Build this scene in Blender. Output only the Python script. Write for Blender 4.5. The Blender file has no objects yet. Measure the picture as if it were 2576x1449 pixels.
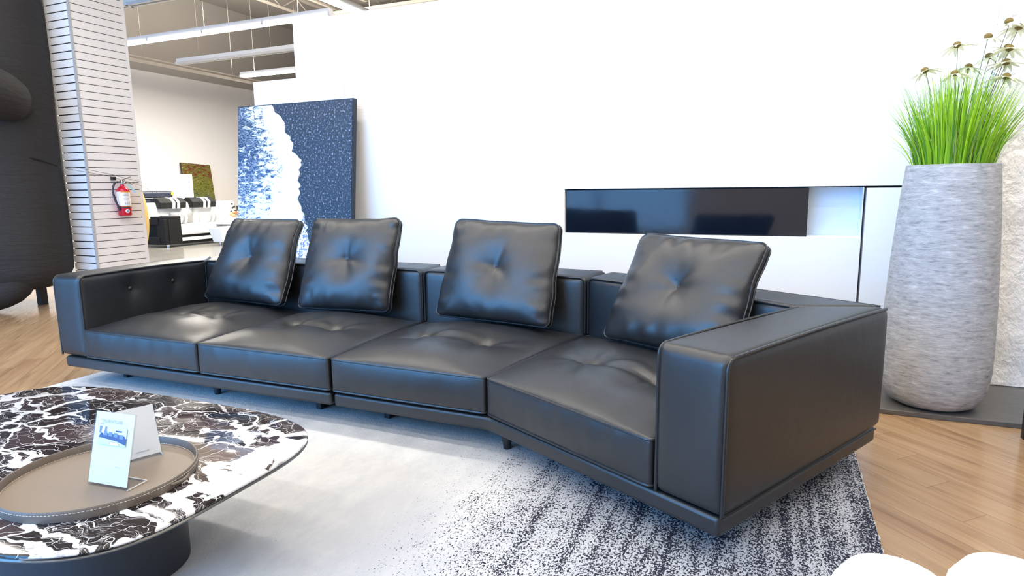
import bpy, math, random
from mathutils import Vector, Matrix, noise as mnoise
random.seed(7)
scene = bpy.context.scene
COL = scene.collection
PI = math.pi

# ------------------------------------------------------------------ node helpers
class NT:
    def __init__(s, name):
        s.m = bpy.data.materials.new(name); s.m.use_nodes = True
        s.t = s.m.node_tree; s.n = s.t.nodes; s.l = s.t.links
        s.b = s.n['Principled BSDF']
    def put(s, sock, v):
        if isinstance(v, bpy.types.NodeSocket): s.l.new(v, sock)
        elif isinstance(v, (tuple, list)) and len(v) == 3 and sock.type == 'RGBA': sock.default_value = (*v, 1)
        else: sock.default_value = v
    def set(s, **k):
        for a, v in k.items(): s.put(s.b.inputs[a.replace('_', ' ')], v)
        return s
    def obj(s): return s.n.new('ShaderNodeTexCoord').outputs['Object']
    def pos(s): return s.n.new('ShaderNodeNewGeometry').outputs['Position']
    def math(s, op, a, b=0.0, c=0.0, clamp=False):
        n = s.n.new('ShaderNodeMath'); n.operation = op; n.use_clamp = clamp
        s.put(n.inputs[0], a); s.put(n.inputs[1], b)
        if op in ('MULTIPLY_ADD', 'SMOOTH_MIN', 'SMOOTH_MAX'): s.put(n.inputs[2], c)
        return n.outputs[0]
    def sep(s, v):
        n = s.n.new('ShaderNodeSeparateXYZ'); s.put(n.inputs[0], v); return n.outputs
    def comb(s, x, y, z):
        n = s.n.new('ShaderNodeCombineXYZ')
        for i, v in enumerate((x, y, z)): s.put(n.inputs[i], v)
        return n.outputs[0]
    def map(s, v, scale=(1, 1, 1), rot=(0, 0, 0), loc=(0, 0, 0)):
        n = s.n.new('ShaderNodeMapping'); s.put(n.inputs[0], v)
        n.inputs['Location'].default_value = loc; n.inputs['Rotation'].default_value = rot; n.inputs['Scale'].default_value = scale
        return n.outputs[0]
    def noise(s, v, scale, detail=3, rough=.55, dist=0, out=0):
        n = s.n.new('ShaderNodeTexNoise'); s.put(n.inputs['Vector'], v)
        n.inputs['Scale'].default_value = scale; n.inputs['Detail'].default_value = detail
        n.inputs['Roughness'].default_value = rough; n.inputs['Distortion'].default_value = dist
        return n.outputs[out]
    def voro(s, v, scale, feature='F1', out='Distance', rnd=1):
        n = s.n.new('ShaderNodeTexVoronoi'); n.feature = feature; s.put(n.inputs['Vector'], v)
        n.inputs['Scale'].default_value = scale; n.inputs['Randomness'].default_value = rnd
        return n.outputs[out]
    def ramp(s, f, stops, interp='LINEAR'):
        n = s.n.new('ShaderNodeValToRGB'); s.put(n.inputs[0], f); r = n.color_ramp; r.interpolation = interp
        while len(r.elements) < len(stops): r.elements.new(.5)
        for e, (p, c) in zip(r.elements, stops):
            e.position = p; e.color = (c, c, c, 1) if isinstance(c, (int, float)) else (*c, 1)
        return n.outputs[0]
    def mix(s, f, a, b, mode='MIX'):
        n = s.n.new('ShaderNodeMix'); n.data_type = 'RGBA'; n.blend_type = mode
        s.put(n.inputs[0], f); s.put(n.inputs[6], a); s.put(n.inputs[7], b); return n.outputs[2]
    def smooth(s, f, lo, hi):
        n = s.n.new('ShaderNodeMapRange'); n.interpolation_type = 'SMOOTHSTEP'; s.put(n.inputs[0], f)
        n.inputs[1].default_value = lo; n.inputs[2].default_value = hi; return n.outputs[0]
    def bump(s, h, strength=.2, dist=.01):
        n = s.n.new('ShaderNodeBump'); n.inputs['Strength'].default_value = strength; n.inputs['Distance'].default_value = dist
        s.put(n.inputs['Height'], h); s.l.new(n.outputs[0], s.b.inputs['Normal']); return s

def plain(name, col, rough=.5, metal=0, spec=.5, bump=None, emit=None):
    t = NT(name).set(Base_Color=col, Roughness=rough, Metallic=metal, Specular_IOR_Level=spec)
    v = t.noise(t.obj(), 9, 4)
    t.set(Roughness=t.math('MULTIPLY_ADD', v, .12, rough - .06))
    if bump: t.bump(t.noise(t.obj(), bump[0], 3), bump[1], .004)
    if emit: t.set(Emission_Color=emit[0], Emission_Strength=emit[1])
    return t.m

M = {}
def make_materials():
    # --- black leather
    t = NT('black_leather'); o = t.pos()
    g = t.voro(o, 420, 'F1'); w = t.noise(o, 7, 4, .6); f = t.noise(o, 55, 3)
    t.set(Base_Color=t.mix(w, (.008, .009, .0105), (.013, .014, .016)), Roughness=t.math('MULTIPLY_ADD', f, .08, .36), Specular_IOR_Level=.72)
    h = t.math('ADD', t.math('MULTIPLY', g, .12), t.math('MULTIPLY', w, 1.6))
    t.bump(h, .22, .006); M['leather'] = t.m
    t = NT('leather_piping').set(Base_Color=(.012, .013, .015), Roughness=.33, Specular_IOR_Level=.6)
    t.bump(t.noise(t.pos(), 300, 2), .1, .002); M['piping'] = t.m
    M['black_metal'] = plain('black_powder_coated_metal', (.014, .014, .016), .42)
    # --- rug
    def dens_(t, x, p): return t.smooth(t.math('ADD', x, t.math('MULTIPLY_ADD', t.noise(p, 1.3, 3, .5), .9, -.45)), -1.6, -.1)
    t = NT('distressed_rug'); p = t.pos(); x, y, z = t.sep(p)
    cloud = t.noise(t.map(p, (1, .55, 1)), 1.9, 5, .62)
    fine = t.noise(t.map(p, (1, .6, 1)), 60, 3, .7)
    base = t.mix(t.smooth(cloud, .38, .66), (.66, .66, .645), (.46, .47, .49))
    base = t.mix(t.math('MULTIPLY', fine, .35), base, (.34, .35, .38))
    base = t.mix(t.math('MULTIPLY', dens_(t, x, p), .55), base, (.40, .41, .45))
    big = t.noise(p, 1.3, 3, .5)
    dens = t.smooth(t.math('ADD', x, t.math('MULTIPLY_ADD', big, .9, -.45)), -1.55, -.35)
    stripe = t.noise(t.map(p, (26, .7, 1)), 1, 3, .6)
    spk = t.noise(t.map(p, (1, .7, 1)), 165, 2, .55, .6)
    thr = t.math('MULTIPLY_ADD', dens, .30, .215)
    thr = t.math('ADD', thr, t.math('MULTIPLY', t.math('SUBTRACT', stripe, .5), t.math('MULTIPLY', dens, .42)))
    thr = t.math('ADD', thr, t.math('MULTIPLY_ADD', t.noise(p, 9, 3), .16, -.08))
    d = t.math('SUBTRACT', thr, spk)
    mask = t.smooth(d, -.015, .03)
    t.set(Base_Color=t.mix(mask, base, (.028, .029, .045)), Roughness=.95, Specular_IOR_Level=.1)
    t.bump(t.math('ADD', fine, t.math('MULTIPLY', spk, .6)), .5, .006); M['rug'] = t.m
    M['rug_edge'] = plain('rug_binding', (.55, .55, .54), .95, bump=(200, .4))
    # --- oak plank floor, planks laid on the diagonal
    t = NT('oak_planks'); p = t.map(t.pos(), (1, 1, 1), (0, 0, math.radians(45.5)))
    ax_, ay_, az_ = t.sep(p); ay_ = t.math('ADD', ay_, .036)
    row = t.math('FLOOR', t.math('DIVIDE', ay_, .13))
    p = t.comb(t.math('ADD', ax_, t.math('MULTIPLY_ADD', row, .22, -2.447)), ay_, 0)
    br = t.n.new('ShaderNodeTexBrick'); t.put(br.inputs['Vector'], p)
    br.offset = 0; br.squash = 1
    br.inputs['Scale'].default_value = 1; br.inputs['Brick Width'].default_value = 1.15; br.inputs['Row Height'].default_value = .13
    br.inputs['Mortar Size'].default_value = .0009; br.inputs['Mortar Smooth'].default_value = .25; br.inputs['Bias'].default_value = 0
    br.inputs['Color1'].default_value = (0, 0, 0, 1); br.inputs['Color2'].default_value = (1, 1, 1, 1); br.inputs['Mortar'].default_value = (.5, .5, .5, 1)
    px, py, pz = t.sep(p)
    q = t.comb(px, t.math('MULTIPLY_ADD', row, 3.7, py), 0)
    gr = t.noise(t.map(q, (1.0, 11, 1)), 1.5, 6, .62, .7)
    gr2 = t.noise(t.map(q, (2.2, 55, 1)), 2.2, 3, .6)
    c = t.ramp(gr, [(.26, (.19, .105, .052)), (.45, (.335, .20, .105)), (.62, (.43, .275, .15)), (.8, (.52, .35, .20))])
    c = t.mix(t.math('MULTIPLY', gr2, .30), c, (.22, .13, .065))
    c = t.mix(t.math('MULTIPLY', br.outputs['Color'], .30), c, (.52, .36, .20))
    c = t.mix(t.math('MULTIPLY', br.outputs['Fac'], .7), c, (.05, .03, .018))
    t.set(Base_Color=c, Roughness=t.math('MULTIPLY_ADD', gr2, .06, .13), Specular_IOR_Level=.5)
    t.bump(t.math('SUBTRACT', gr2, t.math('MULTIPLY', br.outputs['Fac'], 3)), .05, .002); M['oak'] = t.m
    # --- grey floor of the rear room
    t = NT('grey_planks'); p = t.pos()
    br = t.n.new('ShaderNodeTexBrick'); t.put(br.inputs['Vector'], t.map(p, (1, 1, 1), (0, 0, PI / 2)))
    br.inputs['Scale'].default_value = 1; br.inputs['Brick Width'].default_value = 1.2; br.inputs['Row Height'].default_value = .2
    br.inputs['Mortar Size'].default_value = .002
    br.inputs['Color1'].default_value = (.165, .158, .142, 1); br.inputs['Color2'].default_value = (.22, .21, .19, 1); br.inputs['Mortar'].default_value = (.14, .135, .12, 1)
    c = t.mix(t.math('MULTIPLY', t.noise(t.map(p, (12, 1, 1)), 2, 4), .5), br.outputs['Color'], (.13, .124, .11))
    t.set(Base_Color=c, Roughness=.22, Specular_IOR_Level=.35); M['greyfloor'] = t.m
    # --- walls
    M['white_wall'] = plain('white_satin_wall', (.86, .87, .88), .34)
    t = NT('white_split_stone'); p = t.map(t.pos(), (1, 1, 2.4), (0, math.radians(24), 0))
    n1 = t.noise(p, 6, 6, .62, .35); n2 = t.noise(p, 26, 4, .6)
    t.set(Base_Color=(.84, .84, .84), Roughness=.75, Specular_IOR_Level=.25)
    t.bump(t.math('MULTIPLY', t.smooth(t.sep(t.pos())[2], 1.5, 2.3), t.math('ADD', n1, t.math('MULTIPLY', n2, .3))), .5, .04); M['stone_wall'] = t.m
    t = NT('white_stone_panel'); p = t.map(t.pos(), (1.5, 1, 1), (0, math.radians(-38), 0))
    n1 = t.noise(p, 5, 6, .6, .5); n2 = t.noise(p, 21, 5, .62)
    t.set(Base_Color=t.mix(t.smooth(n2, .52, .74), (.88, .875, .87), (.78, .77, .77)), Roughness=.8, Specular_IOR_Level=.2)
    t.bump(t.math('ADD', n1, t.math('MULTIPLY', n2, .45)), .75, .05); M['stone_panel'] = t.m
    M['cream_wall'] = plain('cream_painted_wall', (.78, .745, .71), .8)
    M['taupe_wall'] = plain('taupe_upper_wall', (.36, .325, .285), .85)
    M['deck'] = plain('taupe_roof_deck', (.33, .295, .26), .85)
    M['joist'] = plain('taupe_painted_steel', (.50, .45, .38), .6)
    M['gap'] = plain('black_reveal', (.006, .008, .014), .3)
    M['light_grey'] = plain('light_grey_side', (.55, .60, .66), .5)
    M['plinth'] = plain('pale_grey_laminate', (.45, .46, .49), .4)
    # --- fireplace
    M['fire_glass'] = plain('dark_navy_glass', (.004, .007, .014), .09, spec=.6)
    M['fire_pale'] = plain('pale_blue_reveal', (.84, .90, .96), .25)
    def clear(name, tint):
        t = NT(name); tr = t.n.new('ShaderNodeBsdfTransparent'); tr.inputs[0].default_value = (*tint, 1)
        gl = t.n.new('ShaderNodeBsdfGlossy'); gl.inputs['Roughness'].default_value = .04
        mx = t.n.new('ShaderNodeMixShader'); mx.inputs[0].default_value = .022; t.l.new(tr.outputs[0], mx.inputs[1]); t.l.new(gl.outputs[0], mx.inputs[2])
        t.l.new(mx.outputs[0], t.n['Material Output'].inputs[0]); M[name] = t.m
    clear('pane', (.97, .985, 1)); clear('acrylic', (.93, .94, .95))
    # --- slab
    t = NT('dark_slate_slab'); p = t.pos(); n = t.noise(t.map(p, (1, 5, 1)), 6, 5)
    t.set(Base_Color=t.mix(n, (.07, .063, .058), (.14, .13, .122)), Roughness=.38); t.bump(t.noise(p, 60, 3), .1, .003); M['slate'] = t.m
    # --- planter
    t = NT('brushed_grey_stone'); p = t.obj()
    n = t.noise(t.map(p, (1, 1, 4.2)), 17, 6, .68, .3); n2 = t.noise(t.map(p, (1, 1, 2)), 3, 4)
    c = t.ramp(n, [(.28, (.16, .16, .17)), (.44, (.38, .385, .40)), (.60, (.50, .505, .52)), (.74, (.78, .79, .80))])
    c = t.mix(t.math('MULTIPLY', n2, .3), c, (.32, .325, .34))
    t.set(Base_Color=c, Roughness=.62, Specular_IOR_Level=.35); t.bump(n, .45, .012); M['planter'] = t.m
    def thin(nm, c, f):
        t = NT(nm).set(Base_Color=c, Roughness=.5, Specular_IOR_Level=.3)
        tl = t.n.new('ShaderNodeBsdfTranslucent'); tl.inputs[0].default_value = (*c, 1); mx = t.n.new('ShaderNodeMixShader'); mx.inputs[0].default_value = f
        t.l.new(t.b.outputs[0], mx.inputs[1]); t.l.new(tl.outputs[0], mx.inputs[2]); t.l.new(mx.outputs[0], t.n['Material Output'].inputs[0]); return t.m
    for k, c in dict(grass_a=(.29, .56, .03), grass_b=(.48, .76, .05), grass_c=(.15, .36, .045), grass_d=(.38, .52, .22)).items():
        M[k] = thin(k, c, .35)
    M['petal'] = thin('ivory_petal', (.80, .82, .64), .32)
    t = NT('flower_cone'); n = t.noise(t.obj(), 130, 2)
    t.set(Base_Color=t.mix(n, (.22, .09, .03), (.16, .17, .03)), Roughness=.8); t.bump(n, .6, .003); M['cone'] = t.m
    M['stem'] = plain('brown_green_stem', (.12, .12, .06), .6)
    M['soil'] = plain('dark_moss', (.02, .03, .012), .9)
    # --- coffee table marble: dark fragments in white veining
    t = NT('breccia_marble'); p = t.obj()
    wv = t.noise(p, 3.2, 4, .6, 0, 1)
    pw = t.n.new('ShaderNodeVectorMath'); pw.operation = 'MULTIPLY_ADD'; t.put(pw.inputs[0], wv); pw.inputs[1].default_value = (.30, .30, .30); t.put(pw.inputs[2], p)
    q = t.map(pw.outputs[0], (1, 1.75, 1), (0, 0, math.radians(14)))
    e1 = t.voro(q, 5.2, 'DISTANCE_TO_EDGE'); id1 = t.voro(q, 5.2, 'F1', 'Color')
    e2 = t.voro(t.map(q, (1, 1.3, 1), (0, 0, .5)), 13, 'DISTANCE_TO_EDGE')
    jag = t.noise(q, 22, 5, .7); area = t.noise(p, 2.3, 3, .55)
    x, y, z = t.sep(p)
    white_end = t.smooth(t.math('ADD', x, t.math('MULTIPLY', y, .25)), .56, .82)
    wid = t.math('MULTIPLY_ADD', area, .34, -.148)
    wid = t.math('MULTIPLY_ADD', white_end, .22, wid)
    d1 = t.math('SUBTRACT', t.math('ADD', e1, t.math('MULTIPLY_ADD', jag, .14, -.07)), wid)
    dark = t.smooth(d1, -.004, .012)
    ve = t.smooth(t.math('SUBTRACT', e2, t.math('MULTIPLY_ADD', jag, .035, -.012)), 0, .012)
    scr = t.noise(t.map(q, (1.2, 9, 1), (0, 0, .55)), 7, 4, .7)
    fv = t.math('MULTIPLY', t.smooth(t.math('ABSOLUTE', t.math('SUBTRACT', scr, .5)), 0, .022), 1.0)
    fv = t.math('MAXIMUM', fv, t.smooth(t.noise(q, 5, 2), .42, .5))
    idr = t.sep(id1)[0]
    dcol = t.mix(t.math('MULTIPLY', idr, idr), (.010, .007, .008), (.075, .050, .052))
    dcol = t.mix(t.math('MULTIPLY', jag, .35), dcol, (.05, .04, .04))
    wcol = t.mix(t.smooth(t.noise(q, 8, 5, .65), .5, .72), (.80, .79, .78), (.30, .28, .29))
    dcol = t.mix(fv, (.42, .40, .40), dcol)
    dark = t.math('MULTIPLY', dark, ve)
    c = t.mix(dark, wcol, dcol)
    t.set(Base_Color=c, Roughness=.06, Specular_IOR_Level=.55); M['marble'] = t.m
    M['table_edge'] = plain('bronze_grey_metal', (.13, .125, .12), .3, metal=.8)
    M['drum'] = plain('charcoal_leatherette', (.022, .025, .032), .5)
    M['tray_in'] = plain('taupe_leather', (.185, .142, .104), .5, bump=(180, .12))
    M['tray_rim'] = plain('taupe_leather_rim', (.150, .122, .098), .5, bump=(180, .12))
    M['stitch'] = plain('cream_thread', (.65, .6, .52), .8)
    M['paper'] = plain('white_card', (.92, .90, .86), .6)
    M['ink'] = plain('pale_grey_ink', (.35, .36, .37), .7)
    M['print_wall'] = plain('printed_pale_blue', (.66, .80, .90), .5)
    M['print_floor'] = plain('printed_light_floor', (.58, .70, .86), .5)
    M['print_sofa'] = plain('printed_navy', (.05, .085, .22), .5)
    M['print_sofa_lit'] = plain('printed_mid_blue', (.16, .24, .48), .5)
    M['print_beige'] = plain('printed_beige', (.5, .45, .38), .5)
    # --- wave painting
    t = NT('wave_painting'); p = t.obj(); x, y, z = t.sep(p)
    u = t.math('MULTIPLY_ADD', x, 1 / 1.17, .5); v = t.math('MULTIPLY', z, 1 / 1.255)
    j = t.noise(t.comb(u, v, 0), 13, 4, .65)
    rb = t.ramp(v, [(0, .72), (.12, .645), (.27, .60), (.46, .555), (.6, .565), (.73, .50), (.86, .43), (1, .325)], 'EASE')
    lb = t.ramp(v, [(0, .26), (.2, .345), (.42, .40), (.58, .42), (.74, .345), (.87, .275), (1, .23)], 'EASE')
    rj = t.math('MULTIPLY_ADD', t.voro(t.comb(t.math('MULTIPLY', u, .4), v, 0), 19, 'F1'), -.06, .025)
    rd = t.math('SUBTRACT', u, t.math('ADD', rb, rj))
    right = t.smooth(rd, -.004, .004)
    ld = t.math('SUBTRACT', lb, t.math('MULTIPLY_ADD', j, -.20, t.math('ADD', u, .10)))
    left = t.smooth(ld, -.05, .07)
    wv = t.noise(t.map(p, (1.0, 1, 2.6), (0, .22, 0)), 11, 6, .66, .8)
    low = t.smooth(v, .95, .05)
    near = t.smooth(t.math('SUBTRACT', lb, u), .30, .02)
    th = t.math('SUBTRACT', .62, t.math('ADD', t.math('MULTIPLY', low, .15), t.math('MULTIPLY', near, .12)))
    wave = t.smooth(t.math('SUBTRACT', wv, th), -.03, .05)
    ln = t.noise(t.map(p, (1.0, 1, 2.4), (0, .25, 0)), 15, 5, .6, 1.3)
    lines = t.math('SUBTRACT', 1, t.smooth(t.math('ABSOLUTE', t.math('SUBTRACT', ln, .5)), .004, .032))
    lines = t.math('MULTIPLY', lines, t.math('ADD', .25, t.math('MULTIPLY', t.math('MAXIMUM', low, near), .75)))
    wave = t.math('MAXIMUM', t.math('MULTIPLY', wave, .85), lines)
    sea = t.mix(t.noise(p, 9, 4), (.004, .008, .02), (.02, .05, .13))
    sea = t.mix(t.math('MULTIPLY', low, .5), sea, (.04, .13, .36))
    sea = t.mix(wave, sea, (.80, .88, .95))
    sand = t.noise(p, 150, 2, .6, 0, 1)
    sg = t.noise(p, 62, 3, .75)
    sc = t.mix(t.smooth(sg, .40, .54), (.002, .0025, .006), (.017, .021, .042))
    sc = t.mix(t.smooth(sg, .56, .66), sc, (.34, .36, .42))
    wet = t.math('MULTIPLY', t.smooth(t.math('ADD', v, t.math('MULTIPLY_ADD', u, -.55, .36)), .46, .30), t.smooth(t.math('SUBTRACT', u, t.math('MULTIPLY_ADD', v, .35, .48)), -.02, .03))
    lace = t.smooth(t.noise(p, 46, 5, .7, .4), .47, .55)
    foam = t.mix(t.math('MULTIPLY', wet, lace), (.93, .95, .96), (.12, .18, .36))
    c = t.mix(left, foam, sea); c = t.mix(right, c, sc)
    t.set(Base_Color=c, Roughness=.45); t.bump(sg, .3, .004); M['wave'] = t.m
    M['navy_frame'] = plain('dark_navy_edge', (.006, .008, .015), .5)
    # --- colourful far painting
    t = NT('garden_painting'); p = t.obj(); x, y, z = t.sep(p)
    d1 = t.noise(t.map(p, (1, 1.2, 5)), 8, 5, .7, .6); d2 = t.noise(t.map(p, (1, 2, 6)), 3.1, 4, .7)
    c = t.ramp(d1, [(.36, (.006, .010, .005)), (.44, (.03, .06, .012)), (.50, (.30, .26, .02)), (.55, (.03, .09, .03)), (.60, (.10, .03, .012)), (.66, (.62, .55, .28))])
    c = t.mix(t.math('MULTIPLY', t.smooth(z, .62, .92), t.smooth(d2, .45, .6)), c, (.14, .012, .012))
    c = t.mix(t.math('MULTIPLY', t.smooth(z, .42, .10), t.smooth(d2, .45, .6)), c, (.008, .07, .09))
    t.set(Base_Color=c, Roughness=.5); M['garden'] = t.m
    # --- misc
    M['slat'] = plain('white_slatwall_board', (.84, .83, .83), .35)
    M['slat_trim'] = plain('brushed_aluminium_corner', (.62, .66, .72), .3, metal=.35)
    M['red'] = plain('red_gloss_enamel', (.52, .008, .03), .16)
    M['label_white'] = plain('white_label', (.80, .80, .80), .5)
    M['label_grey'] = plain('grey_print', (.45, .45, .46), .6)
    M['label_orange'] = plain('orange_band', (.80, .36, .03), .5)
    M['label_blue'] = plain('blue_print', (.08, .12, .35), .5)
    M['tag_blue'] = plain('pale_blue_tag', (.38, .66, .84), .6)
    M['tag_yellow'] = plain('yellow_tag', (.85, .55, .05), .6)
    M['steel'] = plain('chrome_steel', (.70, .70, .72), .2, metal=1)
    M['rubber'] = plain('dark_rubber', (.03, .033, .045), .5)
    M['cord'] = plain('grey_nylon_cord', (.10, .10, .10), .8)
    t = NT('charcoal_nylon'); p = t.obj()
    n = t.noise(p, 240, 2); n2 = t.noise(t.map(p, (1, 1, 5)), 3.5, 4, .6, .4)
    t.set(Base_Color=t.mix(n, (.030, .029, .030), (.050, .049, .050)), Roughness=.8, Specular_IOR_Level=.15)
    t.bump(t.math('ADD', n2, t.math('MULTIPLY', n, .03)), .35, .05); M['nylon'] = t.m
    M['boucle'] = plain('white_boucle', (.88, .88, .87), .9, bump=(120, .3))
    M['white_hide'] = plain('white_leather', (.82, .82, .80), .35)
    M['black_hide'] = plain('black_leather_far', (.008, .008, .008), .6, spec=.25)
    M['grey_hide'] = plain('mid_grey_fabric', (.20, .20, .20), .5)
    M['navy_hide'] = plain('navy_leather_far', (.018, .024, .045), .42)
    M['gold'] = plain('hammered_gold', (.50, .34, .11), .5, metal=.2, bump=(40, .4))
    M['fixture'] = plain('white_enamel_fixture', (.86, .85, .84), .4)
    M['tube_lit'] = plain('lit_tube', (.9, .9, .9), .4, emit=((1, .98, .95), 9))
    M['tube_off'] = plain('unlit_tube', (.70, .68, .66), .4)
    M['pipe'] = plain('cream_pipe', (.55, .50, .44), .5)
    M['leaf_dark'] = plain('dark_leaf', (.03, .03, .02), .6)
    M['bloom'] = plain('peach_bloom', (.75, .33, .16), .6)
    M['pink'] = plain('pink_plastic', (.75, .30, .38), .5)
    M['front_frame'] = plain('storefront_mullion', (.30, .30, .31), .4, metal=.6)
    M['black_hole'] = plain('matte_black', (.004, .004, .004), .8)
make_materials()

# ------------------------------------------------------------------ mesh helpers
class MB:
    def __init__(s): s.v = []; s.f = []; s.mi = []; s.cur = 0
    def mat(s, i): s.cur = i; return s
    def add(s, vs, fs):
        k = len(s.v); s.v += [Vector(p) for p in vs]
        for f in fs: s.f.append([k + i for i in f]); s.mi.append(s.cur)
        return s
    def box(s, x0, x1, y0, y1, z0, z1):
        return s.add([(x0, y0, z0), (x1, y0, z0), (x1, y1, z0), (x0, y1, z0), (x0, y0, z1), (x1, y0, z1), (x1, y1, z1), (x0, y1, z1)],
                     [(3, 2, 1, 0), (4, 5, 6, 7), (0, 1, 5, 4), (1, 2, 6, 5), (2, 3, 7, 6), (3, 0, 4, 7)])
    def prism(s, poly, z0, z1):
        n = len(poly)
        return s.add([(x, y, z0) for x, y in poly] + [(x, y, z1) for x, y in poly],
                     [tuple(range(n - 1, -1, -1)), tuple(range(n, 2 * n))] + [(i, (i + 1) % n, n + (i + 1) % n, n + i) for i in range(n)])
    def tube(s, pts, r, closed=False, seg=8, caps=True):
        pts = [Vector(p) for p in pts]; n = len(pts); vs = []; up = None
        for i, p in enumerate(pts):
            a = pts[(i - 1) % n] if (closed or i > 0) else p; b = pts[(i + 1) % n] if (closed or i < n - 1) else p
            t = (b - a).normalized()
            if up is None: up = Vector((0, 0, 1)) if abs(t.z) < .9 else Vector((1, 0, 0))
            up = (up - t * up.dot(t))
            up = up.normalized() if up.length > 1e-6 else t.orthogonal().normalized()
            w = t.cross(up); rr = r[i] if isinstance(r, (list, tuple)) else r
            for k in range(seg):
                th = 2 * PI * k / seg; vs.append(p + (up * math.cos(th) + w * math.sin(th)) * rr)
        fs = []
        for i in range(n if closed else n - 1):
            j = (i + 1) % n
            for k in range(seg):
                l = (k + 1) % seg; fs.append((i * seg + k, i * seg + l, j * seg + l, j * seg + k))
        if not closed and caps: fs += [tuple(range(seg - 1, -1, -1)), tuple((n - 1) * seg + k for k in range(seg))]
        return s.add(vs, fs)
    def lathe(s, prof, c=(0, 0, 0), seg=48, caps=True, wob=None):
        vs = []; n = len(prof)
        for r, z in prof:
            for k in range(seg):
                th = 2 * PI * k / seg; q = r * (1 + (wob(th, z) if wob else 0))
                vs.append((c[0] + q * math.cos(th), c[1] + q * math.sin(th), c[2] + z))
        fs = [(i * seg + k, i * seg + (k + 1) % seg, (i + 1) * seg + (k + 1) % seg, (i + 1) * seg + k) for i in range(n - 1) for k in range(seg)]
        if caps: fs += [tuple(range(seg - 1, -1, -1)), tuple((n - 1) * seg + k for k in range(seg))]
        return s.add(vs, fs)
    def ball(s, c, r, seg=16, rings=10, sc=(1, 1, 1), R=None):
        vs = []; fs = []
        for i in range(rings + 1):
            a = PI * i / rings
            for k in range(seg):
                th = 2 * PI * k / seg
                p = Vector((math.sin(a) * math.cos(th) * sc[0], math.sin(a) * math.sin(th) * sc[1], -math.cos(a) * sc[2])) * r
                if R: p = R @ p
                vs.append(Vector(c) + p)
        for i in range(rings):
            for k in range(seg):
                l = (k + 1) % seg; fs.append((i * seg + k, i * seg + l, (i + 1) * seg + l, (i + 1) * seg + k))
        return s.add(vs, fs)
    def soft(s, cor, z0, z1, r, disp=None, step=.05, ztop=None):
        """Padded block over the quad cor (front-left, front-right, rear-right, rear-left), rounded by r."""
        FL, FR, RR, RL = [Vector(c) for c in cor]
        Lx = ((FR - FL).length + (RR - RL).length) / 2; Ly = ((RL - FL).length + (RR - FR).length) / 2; Lz = z1 - z0
        def ax(L):
            rr = min(r, L * .49); e = [0, .2 * rr, .45 * rr, .72 * rr, rr]; n = max(1, int(round((L - 2 * rr) / step)))
            return e + [rr + (L - 2 * rr) * i / n for i in range(1, n)] + [L - q for q in reversed(e)]
        X, Y, Z = ax(Lx), ax(Ly), ax(Lz); nx, ny, nz = len(X) - 1, len(Y) - 1, len(Z) - 1
        idx = {}; vs = []
        def vid(i, j, k):
            key = (i, j, k)
            if key in idx: return idx[key]
            p = Vector((X[i], Y[j], Z[k]))
            q = Vector((min(max(p.x, min(r, Lx * .49)), Lx - min(r, Lx * .49)), min(max(p.y, min(r, Ly * .49)), Ly - min(r, Ly * .49)), min(max(p.z, min(r, Lz * .49)), Lz - min(r, Lz * .49))))
            d = p - q; n = d.normalized() if d.length > 1e-9 else Vector((0, 0, 1))
            p = q + n * min(r, Lx * .49, Ly * .49, Lz * .49)
            if disp: p = p + disp(p.x / Lx, p.y / Ly, p.z / Lz, n, Lx, Ly)
            u, v = p.x / Lx, p.y / Ly
            w = FL * (1 - u) * (1 - v) + FR * u * (1 - v) + RR * u * v + RL * (1 - u) * v
            zz = z0 + p.z
            vs.append((w.x, w.y, zz)); idx[key] = len(vs) - 1
            return idx[key]
        fs = []
        for i in range(nx):
            for j in range(ny):
                fs.append((vid(i, j, nz), vid(i + 1, j, nz), vid(i + 1, j + 1, nz), vid(i, j + 1, nz)))
                fs.append((vid(i, j + 1, 0), vid(i + 1, j + 1, 0), vid(i + 1, j, 0), vid(i, j, 0)))
        for i in range(nx):
            for k in range(nz):
                fs.append((vid(i, 0, k), vid(i + 1, 0, k), vid(i + 1, 0, k + 1), vid(i, 0, k + 1)))
                fs.append((vid(i + 1, ny, k), vid(i, ny, k), vid(i, ny, k + 1), vid(i + 1, ny, k + 1)))
        for j in range(ny):
            for k in range(nz):
                fs.append((vid(0, j + 1, k), vid(0, j, k), vid(0, j, k + 1), vid(0, j + 1, k + 1)))
                fs.append((vid(nx, j, k), vid(nx, j + 1, k), vid(nx, j + 1, k + 1), vid(nx, j, k + 1)))
        return s.add(vs, fs)
    def build(s, name, mats, parent=None, smooth=True, loc=None, rot=None, bevel=0, sub=0, angle=40):
        if not isinstance(mats, (list, tuple)): mats = [mats]
        mats = [M[m] if isinstance(m, str) else m for m in mats]
        vs = s.v
        if loc is None:
            lo = Vector([min(p[i] for p in vs) for i in range(3)]); hi = Vector([max(p[i] for p in vs) for i in range(3)])
            loc = Vector(((lo.x + hi.x) / 2, (lo.y + hi.y) / 2, lo.z)); vs = [p - loc for p in vs]
        me = bpy.data.meshes.new(name); me.from_pydata([tuple(p) for p in vs], [], s.f)
        for m in mats: me.materials.append(m)
        me.polygons.foreach_set('material_index', s.mi)
        if smooth:
            me.polygons.foreach_set('use_smooth', [True] * len(me.polygons))
            try: me.set_sharp_from_angle(angle=math.radians(angle))
            except Exception: pass
        me.update()
        o = bpy.data.objects.new(name, me); COL.objects.link(o); o.location = loc
        if rot: o.rotation_euler = rot
        if bevel:
            b = o.modifiers.new('bevel', 'BEVEL'); b.width = bevel; b.segments = 3; b.limit_method = 'ANGLE'; b.angle_limit = math.radians(35)
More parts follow.
